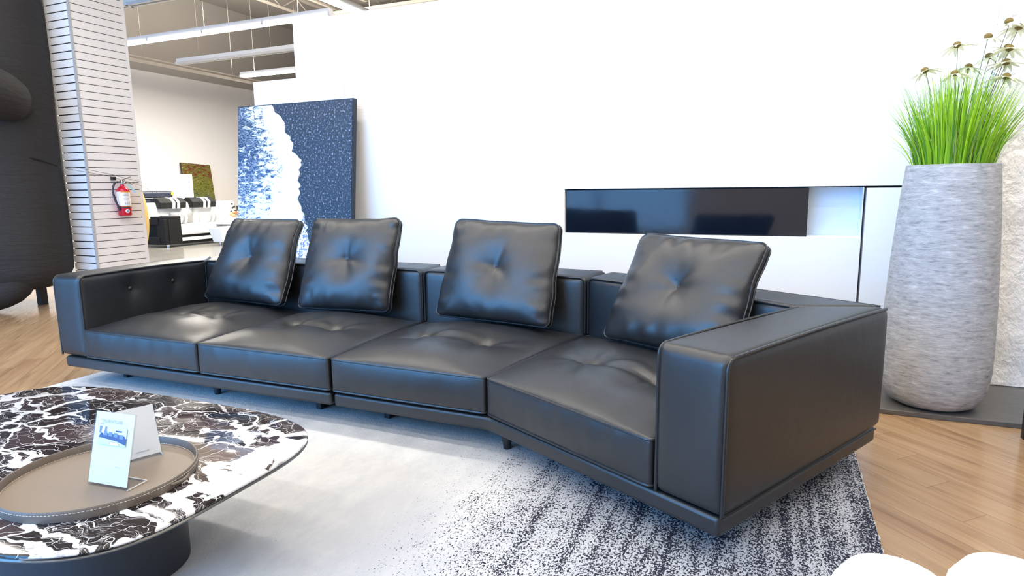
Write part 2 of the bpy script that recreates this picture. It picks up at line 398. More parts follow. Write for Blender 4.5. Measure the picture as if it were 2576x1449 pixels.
        if sub:
            b = o.modifiers.new('sub', 'SUBSURF'); b.levels = sub; b.render_levels = sub
        if parent: adopt(o, parent)
        return o

def world_of(o):
    m = Matrix.LocRotScale(o.location, o.rotation_euler, o.scale)
    return (world_of(o.parent) @ o.matrix_parent_inverse @ m) if o.parent else m
def adopt(o, parent):
    w = world_of(parent).inverted(); o.parent = parent; o.matrix_parent_inverse = w
def thing(name, label, cat, loc, group=None):
    o = bpy.data.objects.new(name, None); COL.objects.link(o); o.location = loc; o.empty_display_size = .1
    return tag(o, label, cat, group)
def tag(o, label, cat, group=None, kind=None):
    o['label'] = label; o['category'] = cat
    if group: o['group'] = group
    if kind: o['kind'] = kind
    return o
def struct(o): o['kind'] = 'structure'; return o
def copy_tree(o, delta, parent=None):
    c = o.copy(); COL.objects.link(c)
    if parent is None: c.location = o.location + Vector(delta)
    else: c.parent = parent
    for ch in [q for q in bpy.data.objects if q.parent == o]: copy_child(ch, c, o)
    return c
def copy_child(ch, np, op):
    d = ch.copy(); COL.objects.link(d); d.parent = np; d.matrix_parent_inverse = ch.matrix_parent_inverse.copy()
    for g in [q for q in bpy.data.objects if q.parent == ch]: copy_child(g, d, ch)
def E(t, p=3): return max(0.0, 1 - abs(2 * t - 1) ** p)
def smoothstep(a, b, x):
    t = min(1, max(0, (x - a) / (b - a))); return t * t * (3 - 2 * t)

# ------------------------------------------------------------------ room shell
XW, YB, ZC = -15.2, 4.25, 6.45
mb = MB()
mb.mat(0).add([(-9.2, -6, 0), (7, -6, 0), (7, 5.9, 0), (-9.2, 5.9, 0)], [(0, 1, 2, 3)])
mb.mat(1).add([(XW, -6, 0), (-9.2, -6, 0), (-9.2, 5.9, 0), (XW, 5.9, 0)], [(0, 1, 2, 3)])
mb.add([(XW, 5.9, 0), (7, 5.9, 0), (7, 21, 0), (XW, 21, 0)], [(0, 1, 2, 3)])
struct(mb.build('floor', ['oak', 'greyfloor'], loc=(0, 0, 0), smooth=False))
struct(MB().box(XW - .2, 7.2, -6.2, 21.2, ZC, ZC + .15).build('ceiling', 'deck', smooth=False))
mb = MB(); mb.mat(0).box(XW - .2, XW, -6.2, 21.2, 0, 4.245); mb.mat(1).box(XW - .2, XW - .001, -6.2, 21.2, 4.245, ZC)
struct(mb.build('wall_left', ['cream_wall', 'taupe_wall'], smooth=False))
struct(MB().box(7, 7.2, -6.2, 21.2, 0, ZC).build('wall_right', 'cream_wall', smooth=False))
struct(MB().box(XW, 7, 21, 21.2, 0, ZC).build('wall_rear', 'taupe_wall', smooth=False))
# storefront wall behind the viewer: piers, sill and header around a wide glazed opening
mb = MB(); W0, W1, S0, S1 = -12.5, -1.6, .25, 5.5
mb.box(XW, W0, -4.4, -4.2, 0, ZC); mb.box(W1, 7, -4.4, -4.2, 0, ZC); mb.box(W0, W1, -4.4, -4.2, 0, S0); mb.box(W0, W1, -4.4, -4.2, S1, ZC)
struct(mb.build('wall_front', 'cream_wall', smooth=False))
mb = MB()
for i in range(7):
    x = W0 + (W1 - W0) * i / 6; mb.box(x - .04, x + .04, -4.35, -4.25, S0, S1)
mb.box(W0, W1, -4.35, -4.25, S0, S0 + .06); mb.box(W0, W1, -4.35, -4.25, S1 - .06, S1)
struct(mb.build('window_1', 'front_frame', smooth=False))

# feature wall behind the sofa (boards with black reveals, fireplace opening)
FX0, FX1, FZ0, FZ1 = -1.376, .470, .836, 1.1355
for q in ((-3.675, FX0, YB, YB + .3, 0, FZ1 + .006), (FX0, FX1, YB, YB + .3, 0, FZ0), (-3.675, 1.03, YB, YB + .3, FZ1 + .0061, 2.5), (FX1 + .014, 1.03, YB, YB + .3, 0, FZ1 - .006)):
    struct(MB().box(*q).build('wall_back', 'stone_wall', smooth=False))
struct(MB().box(FX1 - .05, 1.03, YB + .16, YB + .29, .02, 1.2).build('trim_2', 'gap', smooth=False))
struct(MB().box(-3.66, 1.03, YB + .301, YB + .34, 0, 2.48).build('wall_back', 'white_wall', smooth=False))
struct(MB().box(-4.075, -3.205, 4.19, YB - .001, 0, 2.047).build('wall_back.001', 'white_wall', smooth=False, bevel=.003))
# split-stone panel at the right
mb = MB(); nx, nz = 70, 110; x0, x1, z0, z1 = 1.02, 2.6, .03, 2.5
vs = []
for j in range(nz + 1):
    for i in range(nx + 1):
        x = x0 + (x1 - x0) * i / nx; z = z0 + (z1 - z0) * j / nz
        a = mnoise.fractal(Vector((x * 2.2 + z * .8, z * 2.6 - x * .5, 3.1)), 1.0, 2.1, 5)
        vs.append((x, 4.18 - .012 * a, z))
fs = [(j * (nx + 1) + i, j * (nx + 1) + i + 1, (j + 1) * (nx + 1) + i + 1, (j + 1) * (nx + 1) + i) for j in range(nz) for i in range(nx)]
mb.add(vs, fs); mb.box(x0, x1, 4.195, YB + .3, 0, z1)
struct(mb.build('wall_back.002', 'stone_panel', angle=80))
# hearth slab
struct(MB().box(-.55, 2.6, 3.533, 4.19, 0, .026).build('trim_1', 'slate', smooth=False, bevel=.004))

# fireplace insert
fp = thing('fireplace_insert', 'long navy glass fireplace insert with pale clear end set in white wall', 'fireplace', (-.45, YB, FZ0))
MB().box(FX0 + .006, .176, YB + .018, YB + .15, FZ0 + .004, FZ1 - .002).build('dark_glass', 'fire_glass', fp, smooth=False, bevel=.002)['label'] = 'dark navy glass front'
mb = MB(); mb.box(.177, FX1 - .0, YB + .13, YB + .155, FZ0, FZ1); mb.box(FX1 - .004, FX1, YB + .012, YB + .13, FZ0, FZ1)
mb.box(.177, FX1 - .004, YB + .012, YB + .13, FZ0, FZ0 + .006)
mb.build('end_recess', 'fire_pale', fp, smooth=False)['label'] = 'pale blue recess at the right end'
MB().box(.178, FX1 - .006, YB + .022, YB + .028, FZ0 + .008, FZ1 - .004).build('clear_pane', 'pane', fp, smooth=False)

# low plinth the big painting stands on
tag(MB().box(-4.35, -3.02, 3.78, 4.188, 0, .60).build('display_plinth', 'plinth', smooth=False, bevel=.004),
    'pale grey low plinth behind the black sofa carrying the wave painting', 'plinth')

# ------------------------------------------------------------------ wave painting
pt = thing('wave_painting', 'large square painting of white surf between blue water and dark sand', 'painting', (-3.615, 4.0, .60))
LEAN = -math.radians(5.9)
mb = MB(); w = 1.17 / 2; hgt = 1.250
mb.box(-w, w, .003, .045, 0, hgt)
o = mb.build('canvas_frame', 'navy_frame', None, smooth=False, bevel=.002, loc=(-3.615, 4.0, .606), rot=(LEAN, 0, 0)); adopt(o, pt)
o = MB().box(-w + .008, w - .008, 0, .006, .008, hgt - .008).build('canvas', 'wave', None, smooth=False, loc=(-3.615, 4.0, .606), rot=(LEAN, 0, 0)); adopt(o, pt)

# ------------------------------------------------------------------ rug
mb = MB(); n = 80; RX0, RX1, RY0, RY1 = -3.975, .361, -.9, 3.12
mb.mat(0).box(RX0, RX1, RY0, RY1, .001, .011)
rug = mb.build('area_rug', ['rug', 'rug_edge'], loc=(0, 0, 0), smooth=False)
tag(rug, 'pale distressed rug under the sofa, fading to black specks at its right end', 'rug')
random.seed(3)
for (a, b, c, d) in ((RX1, RY0, RX1, RY1), (RX0, RY0, RX0, RY1)):
    pts = [(a + random.uniform(-.003, .003), b + (d - b) * i / 160, .007 + random.uniform(-.001, .001)) for i in range(161)]
    MB().tube(pts, .0035, seg=6).build('binding', 'rug_edge', rug)

# ------------------------------------------------------------------ sofa
sofa = thing('sectional_sofa', 'black leather four seat sectional sofa with angled right end', 'sofa', (-1.9, 2.95, .01))
BEND = Vector((-1.115, 2.352)); FC = Vector((-.102, 1.815)); ud = (FC - BEND).normalized(); nd = Vector((-ud.y, ud.x))
RC = FC + nd * 1.150                                   # rear right corner
XL, XJ, YF, YR, YI = -3.985, -1.955, 2.376, 3.55, 3.262
RM = Vector((-.874, YR)); MM = Vector((-.932, YI))
AW = .252; IF = FC - ud * AW                            # inner front of right arm
IC = MM + ud * ((IF - MM).dot(ud))                      # inner rear corner
BZ0, BZ1, AZ = .11, .176, .672
def base(poly, name):
    return MB().prism(poly, BZ0, BZ1).build(name, 'leather', sofa, bevel=.014)
base([(-3.950, YF), (XJ - .008, YF - .002), (XJ - .008, YR - .02), (-3.950, YR - .02)], 'base_frame')
b1, b2 = BEND + Vector((-.05, .003)), BEND + ud * .05
base([(XJ + .008, YF), tuple(b1), tuple(BEND + Vector((-.004, -.006)) * .5 + Vector((0, .004))), tuple(b2 + nd * .006), tuple(FC - ud * .016 + nd * .008), tuple(RC - ud * .016 - nd * .012), (RM.x, YR - .012), (XJ + .008, YR - .02)], 'base_frame')

def seat_disp(tufts, crown, seed, front=True):
    def f(u, v, w, n, Lx, Ly):
        d = Vector((0, 0, 0))
        top = max(n.z, 0)
        if top > .0:
            eu = E(u, 2.6); ev = E(v, 2.8)
            h = crown * (eu ** .85) * (ev ** .8)
            dd = 0
            for k, (tu, tv) in enumerate(tufts):
                x, y = (u - tu) * Lx, (v - tv) * Ly; r = math.hypot(x, y); th = math.atan2(y, x)
                dd += -.036 * math.exp(-r / .04) - .028 * math.exp(-(r / .16) ** 2)
                fold = math.cos(5 * th + seed + k) + .6 * math.cos(9 * th + 2.1 * seed + k * 2)
                dd += .0068 * fold * math.exp(-r / .13) * (1 - math.exp(-r / .03))
            if len(tufts) > 1:
                (a, b), (c, e) = tufts; y = (v - b) * Ly; t = smoothstep(a - .12, a + .05, u) * (1 - smoothstep(c - .05, c + .12, u))
                dd += -.010 * t * math.exp(-(y / .035) ** 2) + .007 * t * math.exp(-((y + .06) / .05) ** 2) + .005 * t * math.exp(-((y - .055) / .03) ** 2)
            wr = mnoise.noise(Vector((u * 9 + v * 3 + seed, v * 2.2, seed))) * .0045 * smoothstep(.0, .12, v) * (1 - smoothstep(.25, .5, v))
            wr += mnoise.noise(Vector((u * 3.5, v * 3.5, seed * 3))) * .007
            d.z += top * (h + (dd + wr) * smoothstep(0, .1, u) * smoothstep(0, .1, 1 - u) * smoothstep(0, .08, v))
        if n.y < 0:
            d.y += n.y * (.010 * E(u, 6) * E(w, 2) + .003 * mnoise.noise(Vector((u * 14 + seed, w * 1.2, seed))) * E(u, 8))
        if abs(n.x) > 0: d.x += n.x * .004 * E(v, 4) * E(w, 2)
        return d
    return f
def rounded_loop(cor, r, z, inset=0, n=5):
    out = []; c = [Vector(p) for p in cor]; cen = sum(c, Vector((0, 0))) / 4
    for i in range(4):
        p, a, b = c[i], c[i - 1], c[(i + 1) % 4]; ea = (a - p).normalized(); eb = (b - p).normalized()
        s, e = p + ea * r, p + eb * r
        out.append(s)
        for k in range(1, n):
            t = k / n; out.append(s * (1 - t) ** 2 + p * 2 * t * (1 - t) + e * t * t)
        out.append(e)
        q = c[(i + 1) % 4]; m = 10
        e2 = q + (p - q).normalized() * r
        for k in range(1, m): out.append(e + (e2 - e) * k / m)
    return [(p.x, p.y, z) for p in out]
SZ0, SZ1 = .186, .352
G = .005
seats = [
    ([(-3.742, YF - .006), (-2.832 - G, YF - .006), (-2.832 - G, YI), (-3.742, YI)], [(.36, .46), (.66, .48)], 1.1),
    ([(-2.832 + G, YF - .008), (XJ - G - .003, YF - .008), (XJ - G - .003, YI), (-2.832 + G, YI)], [(.36, .44), (.68, .46)], 2.3),
    ([(XJ + G + .002, YF - .008), (BEND.x - .004, BEND.y - .004), (MM.x - G, MM.y), (XJ + G + .002, YI)], [(.30, .45), (.70, .44)], 3.7),
    ([(BEND.x + .006, BEND.y - .006), tuple(IF - ud * .006 - nd * .008), tuple(IC - ud * .006), (MM.x + G, MM.y)], [(.36, .44), (.70, .46)], 4.9),
]
for cor, tf, sd in seats:
    c = MB().soft(cor, SZ0, SZ1, .014, seat_disp(tf, .080, sd), step=.019).build('seat_cushion', 'leather', sofa, angle=75)
    pm = MB(); pm.tube(rounded_loop(cor, .026, SZ1 - .004), .0062, True); pm.tube(rounded_loop(cor, .026, SZ0 + .006), .0055, True)
    pm.build('seat_piping', 'piping', c)

def puff(ax, az, ay, dimples=()):
    def f(u, v, w, n, Lx, Ly):
        d = Vector((n.x * ax * E(v, 4) * E(w, 3), n.y * ay * E(u, 4) * E(w, 3), max(n.z, 0) * az * E(u, 3) * E(v, 6)))
        for (side, dv, dz, Lz) in dimples:
            if n.x * side > .5:
                y, z = (v - dv) * Ly, (w - dz) * Lz; r = math.hypot(y, z); th = math.atan2(z, y)
                d.x += -side * (.020 * math.exp(-r / .035) + .020 * math.exp(-(r / .12) ** 2) + .003 * math.cos(4 * th + 1) * math.exp(-r / .08))
        return d
    return f
# left arm (buttons on its inner face)
HA = AZ - BZ1
larm = [(XL, YF + .0), (-3.744, YF + .0), (-3.744, YI + .02), (XL, YR)]
bt = [(2.70, .552), (3.01, .558)]
dm = [(1, (y - YF) / (YI + .02 - YF), (z - BZ1) / HA, HA) for y, z in bt]
la = MB().soft(larm, BZ1 + .002, AZ, .034, puff(.012, .006, .008, dm), step=.022).build('armrest', 'leather', sofa, angle=75)
for y, z in bt:
    MB().ball((-3.763, y, z), .0145, 14, 8, (.8, 1, 1)).build('button', 'piping', la)
def edge_pipe(par, pts, name='arm_piping', r=.0062): MB().tube(pts, r).build(name, 'piping', par)
def arm_line(a, b, za, zt, rd=.036):
    """piping: up the front edge at a, round the corner, back along the top edge to b"""
    a = Vector(a); b = Vector(b); d = (b - a).normalized(); pts = []
    for i in range(12): pts.append((a.x, a.y, za + (zt - rd - za) * i / 11))
    for k in range(1, 9):
        t = PI / 2 * k / 8; p = a + d * rd * (1 - math.cos(t)); pts.append((p.x, p.y, zt - rd + rd * math.sin(t)))
    for k in range(1, 14):
        p = a + d * rd + (b - a - d * rd) * k / 13; pts.append((p.x, p.y, zt + .006 * math.sin(PI * k / 13)))
    return pts
edge_pipe(la, arm_line((-3.749, YF + .006), (-3.749, YI), BZ1 + .006, AZ - .004))
edge_pipe(la, arm_line((XL + .006, YF + .006), (XL + .006, YR - .03), BZ1 + .006, AZ - .008))
# right arm, mitred to the angled back
rarm = [tuple(IF), tuple(FC), tuple(RC), tuple(IC)]
ra = MB().soft(rarm, BZ1 + .002, AZ, .034, puff(.010, .006, .008), step=.03).build('armrest', 'leather', sofa, angle=75)
i6, o6 = IF + ud * .006 + nd * .006, FC - ud * .006 + nd * .006
edge_pipe(ra, arm_line(i6, IC + ud * .006, BZ1 + .006, AZ - .006))
edge_pipe(ra, arm_line(o6, RC - ud * .006 - nd * .03, BZ1 + .006, AZ - .008))
edge_pipe(ra, [tuple(FC + ud * .002 + nd * (1.085 * k / 20)) + (BZ1 + .006,) for k in range(21)], r=.0035)
# backs
def back(cor, nm='backrest'):
    b = MB().soft(cor, BZ1 + .002, AZ, .036, puff(.004, .008, .016), step=.03).build(nm, 'leather', sofa, angle=75)
    FL, FR, RR, RL = [Vector(c) for c in cor]
    lo = Vector((0, 0))
    def loop(P, Q, off):
        d = (Q - P).normalized(); nn = Vector((d.y, -d.x)) * off; r = .036; pts = []
        P2, Q2 = P + nn + d * .004, Q + nn - d * .004; zt = AZ - .006
        for i in range(8): pts.append((P2.x, P2.y, .36 + (zt - r - .36) * i / 7))
        for k in range(1, 7):
            t = PI / 2 * k / 6; p = P2 + d * r * (1 - math.cos(t)); pts.append((p.x, p.y, zt - r + r * math.sin(t)))
        for k in range(1, 12):
            p = P2 + d * r + (Q2 - P2 - d * 2 * r) * k / 12; pts.append((p.x, p.y, zt + .005 * math.sin(PI * k / 12)))
        for k in range(6, -1, -1):
            t = PI / 2 * k / 6; p = Q2 - d * r * (1 - math.cos(t)); pts.append((p.x, p.y, zt - r + r * math.sin(t)))
        for i in range(7, -1, -1): pts.append((Q2.x, Q2.y, .36 + (zt - r - .36) * i / 7))
        return pts
    pm = MB(); pm.tube(loop(FL, FR, -.004), .006); pm.tube(loop(RL, RR, -.006)[14:-14], .0046); pm.build('back_piping', 'piping', b)
back([(-3.742, YI), (XJ - .005, YI), (XJ - .005, YR), (-3.96, YR)])
back([(XJ + .005, YI), (MM.x - .004, MM.y), (RM.x - .005, RM.y), (XJ + .005, YR)])
back([(MM.x + .005, MM.y), tuple(IC - ud * .001), tuple(RC + Vector((-.002, -.001))), (RM.x + .004, RM.y)])
# feet
for (x, y) in ((-1.052, 2.43), (-2.893, 2.535), (-3.5, 3.42), (-1.2, 3.42)):
    MB().lathe([(.017, .011), (.019, .03), (.019, .045), (.024, .047), (.024, .112)], (x, y, 0), 20).build('round_leg', 'black_metal', sofa)
def blade(x, y, dx, dy):
    d = Vector((dx, dy)).normalized(); w = Vector((d.y, -d.x)) * .017; p = Vector((x, y)); q = p + d * .16
    MB().prism([tuple(p - w), tuple(p + w), tuple(q + w), tuple(q - w)], .011, .112).build('blade_leg', 'black_metal', sofa, smooth=False, bevel=.002)
blade(-2.178, 2.535, .08, 1); blade(-1.763, 2.55, .08, 1); blade(-3.704, 2.565, .08, 1); blade(-2.178, 3.30, .08, 1); blade(-1.763, 3.30, .08, 1)
blade(*(FC - ud * .22 + nd * .22), nd.x, nd.y); blade(*(FC - ud * .22 + nd * .80), nd.x, nd.y)

# ------------------------------------------------------------------ loose pillows
def pillow(BL, BR, TR, TL, label, seed, ears=(0, 0, 0, 0)):
    BL, BR, TR, TL = [Vector(p) for p in (BL, BR, TR, TL)]
    N = 44; nrm = ((BR - BL).cross(TL - BL)).normalized()      # towards the viewer
    Wd = (BR - BL).length; Hd = (TL - BL).length
    gus = .035
    def edge(u, v):
        # seam line sags between the corners
        cu, cv = 2 * u - 1, 2 * v - 1; kc = .13
        du, dv = max(0, (abs(cu) - 1 + kc) / kc), max(0, (abs(cv) - 1 + kc) / kc)
        if du > 0 and dv > 0:
            q = max(du, dv) / math.hypot(du, dv)
            u = .5 + .5 * math.copysign(1 - kc + kc * du * q, cu); v = .5 + .5 * math.copysign(1 - kc + kc * dv * q, cv)
            cu, cv = 2 * u - 1, 2 * v - 1
        p = BL * (1 - u) * (1 - v) + BR * u * (1 - v) + TR * u * v + TL * (1 - u) * v
        ex = (BR - BL).normalized(); ey = (TL - BL).normalized()
        bow = .005
        p = p - ex * cu * bow * (1 - cv ** 4) * abs(cu) ** 3 - ey * cv * bow * (1 - cu ** 4) * abs(cv) ** 3
        rim = max(abs(cu), abs(cv)) ** 8
        p = p + ex * .006 * rim * mnoise.noise(Vector((v * 5, seed, u))) + nrm * .014 * rim * mnoise.noise(Vector((u * 4.5 + seed, v * 4.5, seed)))
        return p
    def bulge(u, v, amp, front):
        cu, cv = abs(2 * u - 1), abs(2 * v - 1)
        P = ((1 - cu ** 3.0) * (1 - cv ** 3.0)) ** .55
        sag = 1 + .22 * (1 - 2 * v) * (1 - cu ** 2)
        h = amp * P * sag
        if front:
            x, y = (u - .5) * Wd, (v - .53) * Hd; r = math.hypot(x, y); th = math.atan2(y, x)
            h -= .030 * math.exp(-r / .03) + .034 * math.exp(-(r / .12) ** 2)
            h += .0034 * 1.6 * (math.cos(4 * th + seed) + .7 * math.cos(7 * th + 1.7 * seed)) * math.exp(-r / .10) * (1 - math.exp(-r / .02))
            e = max(cu, cv); ring = smoothstep(.55, .85, e) * (1 - smoothstep(.93, 1, e))
            tcoord = v if cu > cv else u
            h += .0105 * ring * mnoise.noise(Vector((tcoord * 12 + seed * 3, e * 1.6, seed))) + .009 * P * mnoise.noise(Vector((u * 3 + seed, v * 3, 2 * seed)))
        return h
    mb = MB(); g = []
    for s in (1, -1):
        for j in range(N + 1):
            for i in range(N + 1):
                u = .5 - .5 * math.cos(PI * i / N); v = .5 - .5 * math.cos(PI * j / N)
                u = .35 * u + .65 * i / N; v = .35 * v + .65 * j / N
                p = edge(u, v)
                p = p + nrm * (bulge(u, v, .085, True) if s > 0 else -gus - bulge(u, v, .030, False))
                g.append(p)
    K = (N + 1) ** 2; fs = []
    for j in range(N):
        for i in range(N):
            a = j * (N + 1) + i; fs.append((a, a + 1, a + N + 2, a + N + 1)); b = K + a; fs.append((b + N + 1, b + N + 2, b + 1, b))
    ring = [i for i in range(N + 1)] + [j * (N + 1) + N for j in range(1, N + 1)] + [N * (N + 1) + i for i in range(N - 1, -1, -1)] + [j * (N + 1) for j in range(N - 1, 0, -1)]
    for a, b in zip(ring, ring[1:] + ring[:1]): fs.append((b, a, K + a, K + b))
    mb.add(g, fs)
    t = thing('back_pillow', label, 'pillow', (BL + BR) / 2, 'black leather back pillows on the sofa')
    mb.build('pillow_body', 'leather', t, angle=80)
    pm = MB(); pm.tube([g[i] for i in ring], .0046, True, 6); pm.tube([g[K + i] for i in ring], .0042, True, 6)
    pm.build('pillow_piping', 'piping', t)
    c = edge(.5, .53) + nrm * (bulge(.5, .53, .085, True) + .001)
    MB().ball(c, .008, 10, 6).build('tuft_button', 'piping', t)
pillow((-3.626, 3.127, .428), (-2.880, 3.062, .428), (-2.885, 3.285, .966), (-3.445, 3.285, .966),
       'black leather pillow nearest the left arm, in front of the wave painting', 1.3)
pillow((-2.733, 3.041, .428), (-2.112, 3.120, .428), (-2.105, 3.285, .980), (-2.765, 3.285, .970),
       'black leather pillow second from the left arm, at the right edge of the wave painting', 2.9)
pillow((-1.798, 3.130, .428), (-1.065, 3.030, .428), (-1.080, 3.275, .955), (-1.722, 3.285, .980),
       'black leather pillow on the third seat, against plain white wall beside the fireplace', 4.1)
pillow((-.766, 2.946, .428), (-.150, 2.630, .430), (-.022, 2.835, .914), (-.605, 3.150, .922),
       'black leather pillow on the angled end seat beside the right arm', 5.6)

# ------------------------------------------------------------------ coffee table
TC = Vector((-2.022, 1.163)); ta, tb = .744, .466; TZ = .38
ct = thing('coffee_table', 'low coffee table with black and white marble top on a dark drum base', 'coffee table', (TC.x, TC.y, .011))
def superell(a, b, n, k=96):
    out = []
    for i in range(k):
        t = 2 * PI * i / k; c, s = math.cos(t), math.sin(t)
        out.append((a * math.copysign(abs(c) ** (2 / n), c), b * math.copysign(abs(s) ** (2 / n), s)))
    return out
def slab(rings, n, seg=128):
    """rings: (inset, z) from bottom centre to top centre"""
    mb = MB(); vs = []
    for ins, z in rings:
        for x, y in superell(ta - ins, tb - ins, n, seg): vs.append((x, y, z))
    k = len(rings)
    fs = [(i * seg + q, i * seg + (q + 1) % seg, (i + 1) * seg + (q + 1) % seg, (i + 1) * seg + q) for i in range(k - 1) for q in range(seg)]
    fs += [tuple(range(seg - 1, -1, -1)), tuple((k - 1) * seg + q for q in range(seg))]
    mb.add(vs, fs); return mb
NS = 3.9
o = slab([(.010, -.012), (.002, -.010), (0, -.006), (.0015, -.002), (.005, 0)], NS).build('marble_top', 'marble', None, loc=(TC.x, TC.y, TZ), angle=50); adopt(o, ct)
o = slab([(.085, -.040), (.050, -.036), (.004, -.021), (.001, -.0165), (.004, -.0125)], NS).build('underside_trim', 'table_edge', None, loc=(TC.x, TC.y, TZ), angle=50); adopt(o, ct)
mb = MB()
vs = []; prof = [(.0, .012), (0, .30), (.004, .345)]
for ins, z in prof:
    for x, y in superell(.27 - ins, .215 - ins, 2.4, 64): vs.append((-1.895 + x, 1.165 + y, z))
fs = [(i * 64 + q, i * 64 + (q + 1) % 64, (i + 1) * 64 + (q + 1) % 64, (i + 1) * 64 + q) for i in range(2) for q in range(64)] + [tuple(range(63, -1, -1)), tuple(128 + q for q in range(64))]
mb.add(vs, fs); mb.build('drum_base', 'drum', ct, angle=50)

# tray
tr = thing('round_tray', 'round taupe leather tray with stitched rim on the marble table', 'tray', (-1.660, 1.055, TZ))
c = (-1.660, 1.055, TZ)
MB().lathe([(.0, .001), (.227, .001), (.229, .007), (.05, .0075), (.0, .0075)], c, 80, False).build('tray_floor', 'tray_in', tr)
MB().lathe([(.2295, .001), (.2350, .001), (.2362, .012), (.2362, .025), (.234, .028), (.2315, .028), (.2295, .025), (.2295, .001)], c, 96, False).build('tray_rim', 'tray_rim', tr)
for (r, z, f) in ((.2366, .021, .62), (.2245, .0082, .6)):
    mb = MB()
    for i in range(170):
        a = 2 * PI * i / 170; b = a + 2 * PI / 170 * f
        mb.tube([(c[0] + r * math.cos(a), c[1] + r * math.sin(a), c[2] + z), (c[0] + r * math.cos(b), c[1] + r * math.sin(b), c[2] + z)], .0007, seg=4)
    mb.build('stitching', 'stitch', tr)
mb = MB(); ha = math.radians(14); hp = []
for k in range(9):
    a = ha + (k - 4) / 4 * .15; q = .2355 + .010 * math.sin(PI * k / 8); hp.append((c[0] + q * math.cos(a), c[1] + q * math.sin(a), TZ + .015))
mb.tube(hp, .0035); mb.build('handle', 'tray_rim', tr)

# acrylic sign holders: front plate leaning back, foot running backwards
def text_mesh(name, body, size, mat, parent, M4):
    cu = bpy.data.curves.new(name, 'FONT'); cu.body = body; cu.size = size; cu.align_x = 'LEFT'
    to = bpy.data.objects.new(name + '_tmp', cu); COL.objects.link(to)
    dg = bpy.context.evaluated_depsgraph_get(); me = bpy.data.meshes.new_from_object(to.evaluated_get(dg))
    bpy.data.objects.remove(to); me.materials.clear(); me.materials.append(M[mat])
    me.transform(M4)
    o = bpy.data.objects.new(name, me); COL.objects.link(o); adopt(o, parent); return o
def sign(loc, yaw, w, h, lean, label, printed):
    t = thing('acrylic_sign', label, 'sign', loc)
    B = Matrix.Translation(loc) @ Matrix.Rotation(yaw, 4, 'Z')
    T = B @ Matrix.Translation((0, 0, .003)) @ Matrix.Rotation(-lean, 4, 'X')
    def put(mb, name, mat, mt, **k):
        mb.v = [mt @ p for p in mb.v]; return mb.build(name, mat, t, smooth=False, **k)
    mb = MB(); mb.box(-w / 2, w / 2, -.003, -.0015, 0, h); mb.box(-w / 2, w / 2, .001, .0025, 0, h)
    put(mb, 'acrylic_sleeve', 'acrylic', T)
    put(MB().box(-w / 2, w / 2, 0, .062, 0, .0028), 'acrylic_foot', 'acrylic', B)
    mb = MB(); mb.box(w / 2 - .0015, w / 2, 0, .062, 0, .003); mb.box(-w / 2, w / 2, .0605, .062, 0, .003); put(mb, 'acrylic_edge', 'label_white', B)
    put(MB().box(-w / 2 + .002, w / 2 - .002, -.001, .0005, .006, h - .001), 'card', 'paper', T)
    if printed:
        y = -.0034
        def poly(pts, name, mat, dy=0):
            mb = MB(); mb.add([((px - .5) * w, y - dy, pz * h) for px, pz in pts], [tuple(range(len(pts)))])
            put(mb, name, mat, T)
        poly([(.16, .56), (.85, .56), (.85, .80), (.16, .80)], 'printed_photo', 'print_wall')
        poly([(.16, .56), (.85, .56), (.85, .64), (.16, .68)], 'printed_rug', 'print_floor', .0002)
        poly([(.16, .71), (.35, .70), (.35, .80), (.16, .80)], 'printed_painting', 'print_sofa_lit', .0002)
        poly([(.215, .72), (.28, .70), (.30, .80), (.235, .80)], 'printed_surf', 'paper', .0004)
        poly([(.16, .65), (.40, .635), (.62, .62), (.845, .58), (.855, .66), (.80, .70), (.62, .715), (.20, .715)], 'printed_sofa', 'print_sofa', .0003)
        for k, (px, pz) in enumerate(((.32, .70), (.45, .695), (.58, .69), (.73, .675))):
            poly([(px - .05, pz - .015), (px + .05, pz - .018), (px + .045, pz + .04), (px - .04, pz + .042)], 'printed_pillow', 'print_sofa_lit', .0006)
        poly([(.57, .745), (.73, .745), (.73, .765), (.57, .765)], 'printed_fireplace', 'print_sofa', .0004)
        poly([(.42, .565), (.72, .565), (.67, .605), (.45, .61)], 'printed_table', 'print_beige', .0007)
        poly([(.455, .565), (.69, .565), (.65, .597), (.47, .60)], 'printed_table_top', 'paper', .0009)
        R = Matrix.Rotation(PI / 2, 4, 'X')
        text_mesh('printed_text', 'FURNITURE', .0125, 'ink', t, T @ Matrix.Translation((-.26 * w, y, .852 * h)) @ R)
        for (px, pz, s) in ((.20, .885, .010), (.205, .855, .004), (.20, .83, .013)):
            poly([(px - s / w * .5, pz), (px + s / w * .5, pz), (px + s / w * .5, pz + .006), (px - s / w * .5, pz + .006)], 'printed_emblem', 'ink')
        for k in range(7):
            px = .66 + .022 * k; hh = (.012, .008, .005, .009, .008, .003, .008)[k]
            poly([(px, .275), (px + .013, .275), (px + .013, .275 + hh), (px, .275 + hh)], 'printed_note', 'ink')
    else:
        mb = MB(); mb.add([(-.01, -.0034, .020), (.025, -.0034, .020), (.025, -.0034, .022), (-.01, -.0034, .022)], [(0, 1, 2, 3)]); put(mb, 'printed_note', 'ink', T)
sign((-1.580, 1.013, TZ + .0080), math.radians(5), .136, .192, math.radians(15), 'upright acrylic sign with a sofa picture card standing in the taupe tray', True)
sign((-1.655, 1.165, TZ + .0080), math.radians(68), .115, .15, math.radians(17), 'acrylic sign with a blank grey card angled behind the sofa picture sign', False)

